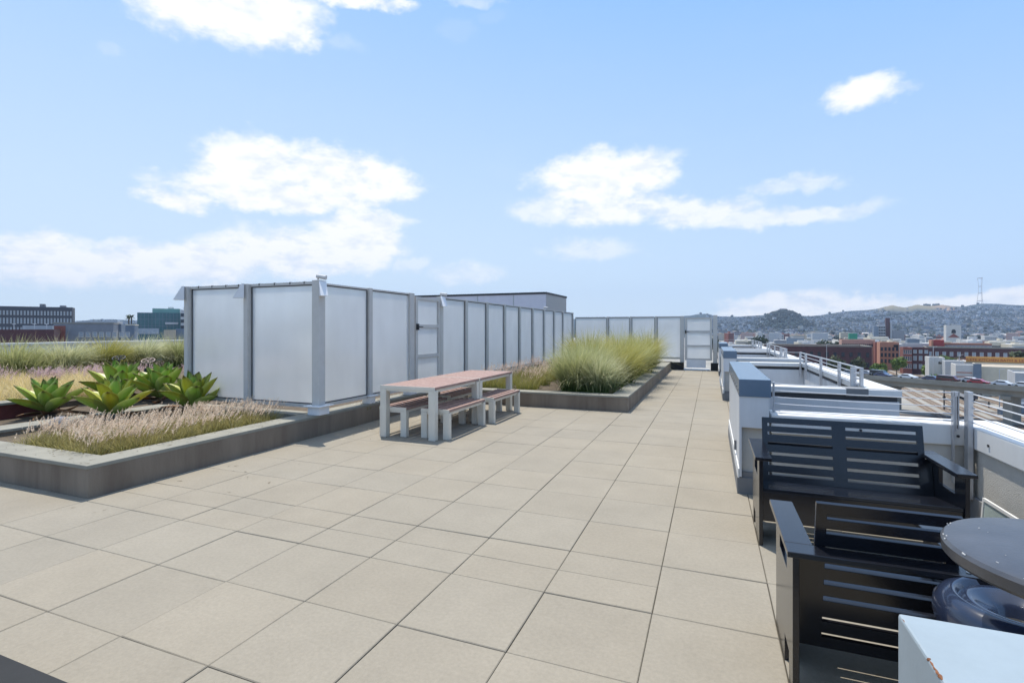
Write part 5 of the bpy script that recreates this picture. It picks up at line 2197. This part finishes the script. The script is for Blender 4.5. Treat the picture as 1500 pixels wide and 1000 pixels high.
x, y = gp(1404, 581, GZ)
t = thing('railcar', 'pale grey passenger railcar with a dark end under the viaduct', 'railcar', (x, y, GZ + .1), math.atan2(dirv.y, dirv.x))
m = MB()
m.box(0, 15, -1.4, 1.4, .9, 3.9)
m.build('body', M['palegrey'], t, bevel=.15)
MB().box(.5, 14.5, -1.42, -1.404, 2.2, 3.1).build('window', M['glass'], t)
MB().box(15.004, 15.5, -1.38, 1.38, .9, 3.8).build('cab', M['darkblock'], t)
for xx in (2.5, 12.5):
    MB().box(xx - 1.3, xx + 1.3, -1.1, 1.1, .1, .895).build('bogie', M['tyre'], t)
x, y = gp(1486, 606, GZ)
t = thing('container', 'blue grey metal container by the tracks at the right edge', 'container', (x, y, GZ), YAW + .1)
MB().box(0, 7, 0, 2.6, .1, 2.9).build('body', M['bluegrey'], t)
MB().box(0.01, 6.99, -.05, -.004, 2.6, 2.85).build('rail', M['palegrey'], t)
x, y = gp(1468, 607, GZ)
t = thing('signal_box', 'small grey signal cabinet by the tracks', 'cabinet', (x, y, GZ), YAW)
MB().box(-.9, .9, -.5, .5, 0, 1.9).build('body', M['bluegrey'], t)
MB().box(-1.0, 1.0, -.6, .6, 1.904, 2.0).build('lid', M['palegrey'], t)
for i, (px, py, h) in enumerate(((1383, 600, 6.4), (1396, 592, 7.0), (1437, 583, 7.0), (1476.5, 607, 8.0), (1448.5, 597, 1.9))):
    x, y = gp(px, py, GZ)
    t = thing('track_post', 'dark slim post standing among the railway tracks', 'post', (x, y, GZ), YAW, 'dark posts among the tracks')
    MB().box(-.12, .12, -.12, .12, 0, h).build('pole', M['tyre'], t)
    MB().box(-.35, .35, -.2, .2, h * .55, h * .62).build('sign_plate', M['charcoal'], t)
for i, (px, d, yt) in enumerate(((1211, 250, 504), (1367, 200, 508), (1405, 190, 520), (1464, 150, 541))):
    x, y = at(px, d)
    h = zat(yt, d) - GZ
    t = thing('lamp_post', ['tall thin lamp post before the dark red brick building', 'tall thin lamp post left of the white store', 'lamp post before the striped store', 'short lamp post by the silver car'][i], 'lamp post', (x, y, GZ), YAW)
    MB().tube([(0, 0, 0), (0, 0, h)], [.14, .09], 8).build('pole', M['steel'], t)
    MB().bar((0, 0, h), (1.6, 0, h + .2), .12, .12).build('arm', M['steel'], t)

# ---- hills
CREST = [(-300, 470), (0, 470), (110, 470.5), (150, 467), (200, 469), (420, 470), (700, 470), (900, 466), (990, 463.5), (1012, 462), (1022, 460), (1036, 459.5), (1050, 463), (1080, 463.8), (1098, 462.5), (1116, 461.5),
         (1140, 459.5), (1165, 461.5), (1185, 462.8), (1200, 461.8), (1216, 459.3), (1230, 456.8), (1250, 455), (1270, 454), (1285, 452), (1297, 449), (1307, 446.8), (1317, 449), (1325, 450.3), (1334, 448.5), (1343, 446),
         (1353, 447), (1362, 447.5), (1380, 446.3), (1395, 448.3), (1410, 449.2), (1425, 446.3), (1440, 444.5), (1460, 444.8), (1480, 446.3), (1500, 447), (1560, 448), (1700, 452), (1900, 460)]


def crest_y(px):
    for (a, b) in zip(CREST[:-1], CREST[1:]):
        if a[0] <= px <= b[0]:
            t_ = (px - a[0]) / (b[0] - a[0])
            t_ = t_ * t_ * (3 - 2 * t_) * .5 + t_ * .5
            return a[1] + (b[1] - a[1]) * t_
    return 470


D0, D1 = 1450.0, 4000.0


def bernal(px, d):
    """the round wooded knoll in front of the ridge"""
    q = ((px - 1148) / 45) ** 2 + ((d - 2700) / 620) ** 2
    return math.exp(-(q ** 1.25) * 1.05)


def hill_z(px, d):
    zc = CAMZ + (HOR - crest_y(px)) / FPX * D1
    t_ = min(max((d - D0) / (D1 - D0), 0), 1.6)
    if t_ <= 1:
        z = GZ + (zc - GZ) * t_ ** 1.35
    else:
        z = zc - (t_ - 1) * 220
    nb = math.sin(px * .07 + d * .004) * math.sin(px * .023 - d * .0031) * 9 * min(1, t_ * 2) * max(0, 1 - t_)
    zk = CAMZ + (HOR - 456.2) / FPX * 2700
    kb = bernal(px, d)
    return max(z + nb, GZ + (zk - GZ) * kb if kb > .05 else -99)


def hills():
    pxs = list(range(-300, 980, 20)) + list(range(980, 1560, 4)) + list(range(1560, 1900, 20))
    ds = [D0 + (5000 - D0) * (i / 60) ** 1.0 for i in range(61)]
    V, C, F = [], [], []
    r2 = random.Random(2)
    for px in pxs:
        for d in ds:
            x, y = at(px, d)
            V.append((x, y, hill_z(px, d)))
            t_ = (d - D0) / (D1 - D0)
            c = np.array([.032, .047, .052]) * r2.uniform(.7, 1.3)  # blue of the distance haze mixed into the ground colour
            gp1 = max(math.exp(-((px - 1307) / 24) ** 2), math.exp(-((px - 1350) / 42) ** 2)) * min(1, max(0, (t_ - .72) / .18))
            c = c * (1 - gp1) + np.array([.20, .165, .085]) * gp1
            sc = math.exp(-((px - 1392) / 13) ** 2) * math.exp(-((t_ - .80) / .10) ** 2) + .6 * math.exp(-((px - 1378) / 12) ** 2) * math.exp(-((t_ - .95) / .07) ** 2)
            c = c * (1 - min(1, sc)) + np.array([.36, .22, .13]) * min(1, sc)
            kb = bernal(px, d)
            if kb > .3:
                c = np.array([.020, .034, .036]) * r2.uniform(.8, 1.2)
            C.append(c)
    nd = len(ds)
    for i in range(len(pxs) - 1):
        for j in range(nd - 1):
            F.append((i * nd + j, (i + 1) * nd + j, (i + 1) * nd + j + 1, i * nd + j + 1))
    me = arr_mesh('hills', np.array(V), np.array(F), np.array(C), attr_mat('hill_ground', .95, 0, .1), smooth=True)
    o = bpy.data.objects.new('hills', me)
    COL.objects.link(o)
    tag(o, kind='structure')


hills()


def hillside():
    r2 = random.Random(77)
    wall_cols = [(.62, .61, .60), (.50, .48, .46), (.40, .42, .46), (.56, .50, .42), (.34, .30, .30), (.66, .66, .68), (.26, .28, .33)]
    V, F, C = [], [], []
    TV, TF, TC = [], [], []
    ico = bmesh.new()
    bmesh.ops.create_icosphere(ico, subdivisions=1, radius=1)
    iv = np.array([v.co[:] for v in ico.verts])
    if_ = np.array([[v.index for v in f.verts] for f in ico.faces])
    ico.free()
    singles = []
    n = 0
    while n < 4600:
        px = r2.uniform(1035, 1560) if r2.random() < .95 else r2.uniform(100, 215)
        t_ = r2.random() ** .85
        d = D0 + (D1 - D0) * t_ * .97 - 200
        kb = bernal(px, d)
        grassy = max(math.exp(-((px - 1307) / 24) ** 2), math.exp(-((px - 1350) / 42) ** 2)) * min(1, max(0, (t_ - .70) / .15))
        if (kb > .22 and r2.random() < .93) or r2.random() < grassy * 1.1:
            continue
        wood = math.sin(px * .045 + 1.3) * math.sin(d * .0042 + px * .012) + .35 * math.sin(px * .13 + d * .01)
        if t_ > .55 and wood > .25 and r2.random() < .75:
            continue
        if 1290 < px < 1380 and .62 < t_ < .72 and r2.random() < .85:
            continue
        n += 1
        x, y = at(px, d)
        z = hill_z(px, d)
        w, dp, h = r2.uniform(6, 15), r2.uniform(8, 14), r2.uniform(6, 11)
        if r2.random() < .03:
            w, h = w * 2, h * 1.7
        a = YAW + r2.choice([-.5, .2, .2, .45, .9]) + r2.uniform(-.08, .08)
        col = r2.choice(wall_cols)
        k = r2.uniform(.55, 1.05)
        col = tuple(c * k for c in col)
        rf = r2.choice([(.30, .29, .28), (.18, .17, .17), (.45, .44, .43), (.24, .13, .10)])
        box = [(-w / 2, -dp / 2), (w / 2, -dp / 2), (w / 2, dp / 2), (-w / 2, dp / 2)]
        pts = [(x + u * math.cos(a) - v * math.sin(a), y + u * math.sin(a) + v * math.cos(a)) for u, v in box]
        singles.append((d, px, pts, z, h, col, rf, a, w, dp))
    singles.sort(key=lambda s: s[0])
    # the nearest 150 are houses of their own
    hm = {}
    for s in singles[:150]:
        d, px, pts, z, h, col, rf, a, w, dp = s
        key = wall_cols.index(min(wall_cols, key=lambda c: sum((u - v) ** 2 for u, v in zip(c, col))))
        nm = ['white', 'beige', 'blue grey', 'sand coloured', 'brown', 'bright white', 'slate'][key]
        wm = paint('house_%d' % key, wall_cols[key], .9, .12, .3)
        m = MB()
        m.box(-w / 2, w / 2, -dp / 2, dp / 2, -4, h)
        for st in range(max(1, int(h / 3))):
            for q in range(3):
                m.box(-w * .38 + q * w * .28, -w * .38 + q * w * .28 + w * .16, -dp / 2 - .06, -dp / 2 - .004, .9 + st * 3, 2.3 + st * 3, 1)
        m.prism([(-w / 2 - .3, h + .004), (w / 2 + .3, h + .004), (0, h + 2.0)], -dp / 2 - .3, dp / 2 + .3, 'y', 2)
        o = m.build('house', [wm, M['glass'], paint('houseroof_%d' % (int(rf[0] * 100)), rf, .9, .1, .3)])
        cx, cy = sum(p[0] for p in pts) / 4, sum(p[1] for p in pts) / 4
        o.location = (cx, cy, z)
        o.rotation_euler = (0, 0, a)
        tag(o, '%s house with a low gable at the foot of the hills' % nm, 'house', '%s houses at the foot of the hills' % nm)
    for s in singles[150:]:
        d, px, pts, z, h, col, rf, a, w, dp = s
        b = len(V)
        for p in pts:
            V.append((p[0], p[1], z - 5))
        for p in pts:
            V.append((p[0], p[1], z + h))
        for q in range(4):
            q2 = (q + 1) % 4
            F.append((b + q, b + q2, b + 4 + q2, b + 4 + q))
        C += [col] * 8
        b = len(V)
        for p in pts:
            V.append((p[0], p[1], z + h + .01))
        F.append((b, b + 1, b + 2, b + 3))
        C += [rf] * 4
    me = arr_mesh('hillside_houses', np.array(V), np.array(F), np.array(C), attr_mat('house_paint', .85, 0, .2))
    o = bpy.data.objects.new('hillside_houses', me)
    COL.objects.link(o)
    tag(o, 'thousands of tiny pale houses on the far hills', kind='stuff')
    parts = []
    nt_ = 5200
    for i in range(nt_):
        px = r2.uniform(1035, 1560) if r2.random() < .93 else r2.uniform(100, 215)
        t_ = r2.random()
        d = D0 + (D1 - D0) * t_ - 250
        if i < 750:
            px, d = r2.gauss(1144, 22), r2.gauss(2600, 300)
        grassy = max(math.exp(-((px - 1307) / 24) ** 2), math.exp(-((px - 1350) / 42) ** 2)) * min(1, max(0, (t_ - .72) / .15))
        if r2.random() < grassy * 1.3:
            continue
        x, y = at(px, d)
        z = hill_z(px, d)
        s = r2.uniform(4, 9) if i >= 750 else r2.uniform(3, 5.5)
        jit = 1 + NP.uniform(-.25, .25, (len(iv), 1))
        v = iv * jit * np.array([s, s, s * r2.uniform(.7, 1.3)]) + np.array([x, y, z + s * .45])
        g = r2.uniform(.6, 1.3)
        parts.append((v, if_, np.tile(np.array([[.018, .032, .026]]) * g, (len(iv), 1))))
    for px, yy in [(1355, 447), (1358, 446.5), (1362, 447), (1367, 446.5), (1371, 446), (1375, 446), (1410, 449), (1432, 446), (1234, 456.5), (1216, 459.5), (1026, 460.5), (1120, 461), (1072, 463)]:
        for q in range(3):
            x, y = at(px + r2.uniform(-1.5, 1.5), D1 - 30)
            z = hill_z(px, D1 - 30)
            v = iv * (1 + NP.uniform(-.25, .25, (len(iv), 1))) * np.array([7, 7, 9]) + np.array([x, y, z + 7])
            parts.append((v, if_, np.tile(np.array([[.03, .045, .03]]), (len(iv), 1))))
    v, f, c = join(parts)
    o = bpy.data.objects.new('hillside_trees', arr_mesh('hillside_trees', v, f, c, M['leaf'], smooth=True))
    COL.objects.link(o)
    tag(o, 'dark tree clumps among the hillside houses', kind='stuff')


hillside()


def radio_tower():
    d = 4020
    x, y = at(1436.3, d)
    zb = hill_z(1436.3, d) - 6
    k = d / FPX
    zs = [zb, zat(440.4, d), zat(429.4, d), zat(419.4, d), zat(407.3, d)]
    hw = [4.2 * k, 3.6 * k, 2.6 * k, 2.0 * k, 3.2 * k]
    t = thing('radio_tower', 'tall three legged lattice radio tower on the hill crest', 'radio tower', (x, y, zb), YAW)
    pm = paint('towerpaint', (.35, .26, .26), .7, .1, .05)
    for a in (0.0, 2 * math.pi / 3, 4 * math.pi / 3):
        m = MB()
        a += .5
        m.tube([(hw[i] * math.cos(a), hw[i] * math.sin(a), zs[i] - zb) for i in range(5)], [1.15, 1.1, .95, .8, .7], 6)
        m.build('leg', pm, t)
    for i in (1, 2, 3, 4):
        m = MB()
        p = [(hw[i] * math.cos(a + .5) * 1.08, hw[i] * math.sin(a + .5) * 1.08, zs[i] - zb) for a in (0, 2 * math.pi / 3, 4 * math.pi / 3)]
        for u, v in ((0, 1), (1, 2), (2, 0)):
            m.bar(p[u], p[v], 2.2, 3.4)
        m.build('crossbeam', pm, t)


radio_tower()


# ---- haze
def haze():
    m = bpy.data.materials.new('haze_air')
    m.use_nodes = True
    nt = m.node_tree
    nt.nodes.clear()
    out = nt.nodes.new('ShaderNodeOutputMaterial')
    v = nt.nodes.new('ShaderNodeVolumePrincipled')
    v.inputs['Color'].default_value = (.60, .76, 1.0, 1)
    v.inputs['Density'].default_value = HAZE
    v.inputs['Anisotropy'].default_value = 0.0
    nt.links.new(v.outputs[0], out.inputs['Volume'])
    b = MB()
    b.box(-6200, 6200, -800, 6400, GZ - 1, 470)
    tag(b.build('haze', m), kind='stuff')


HAZE = 0.000095
haze()
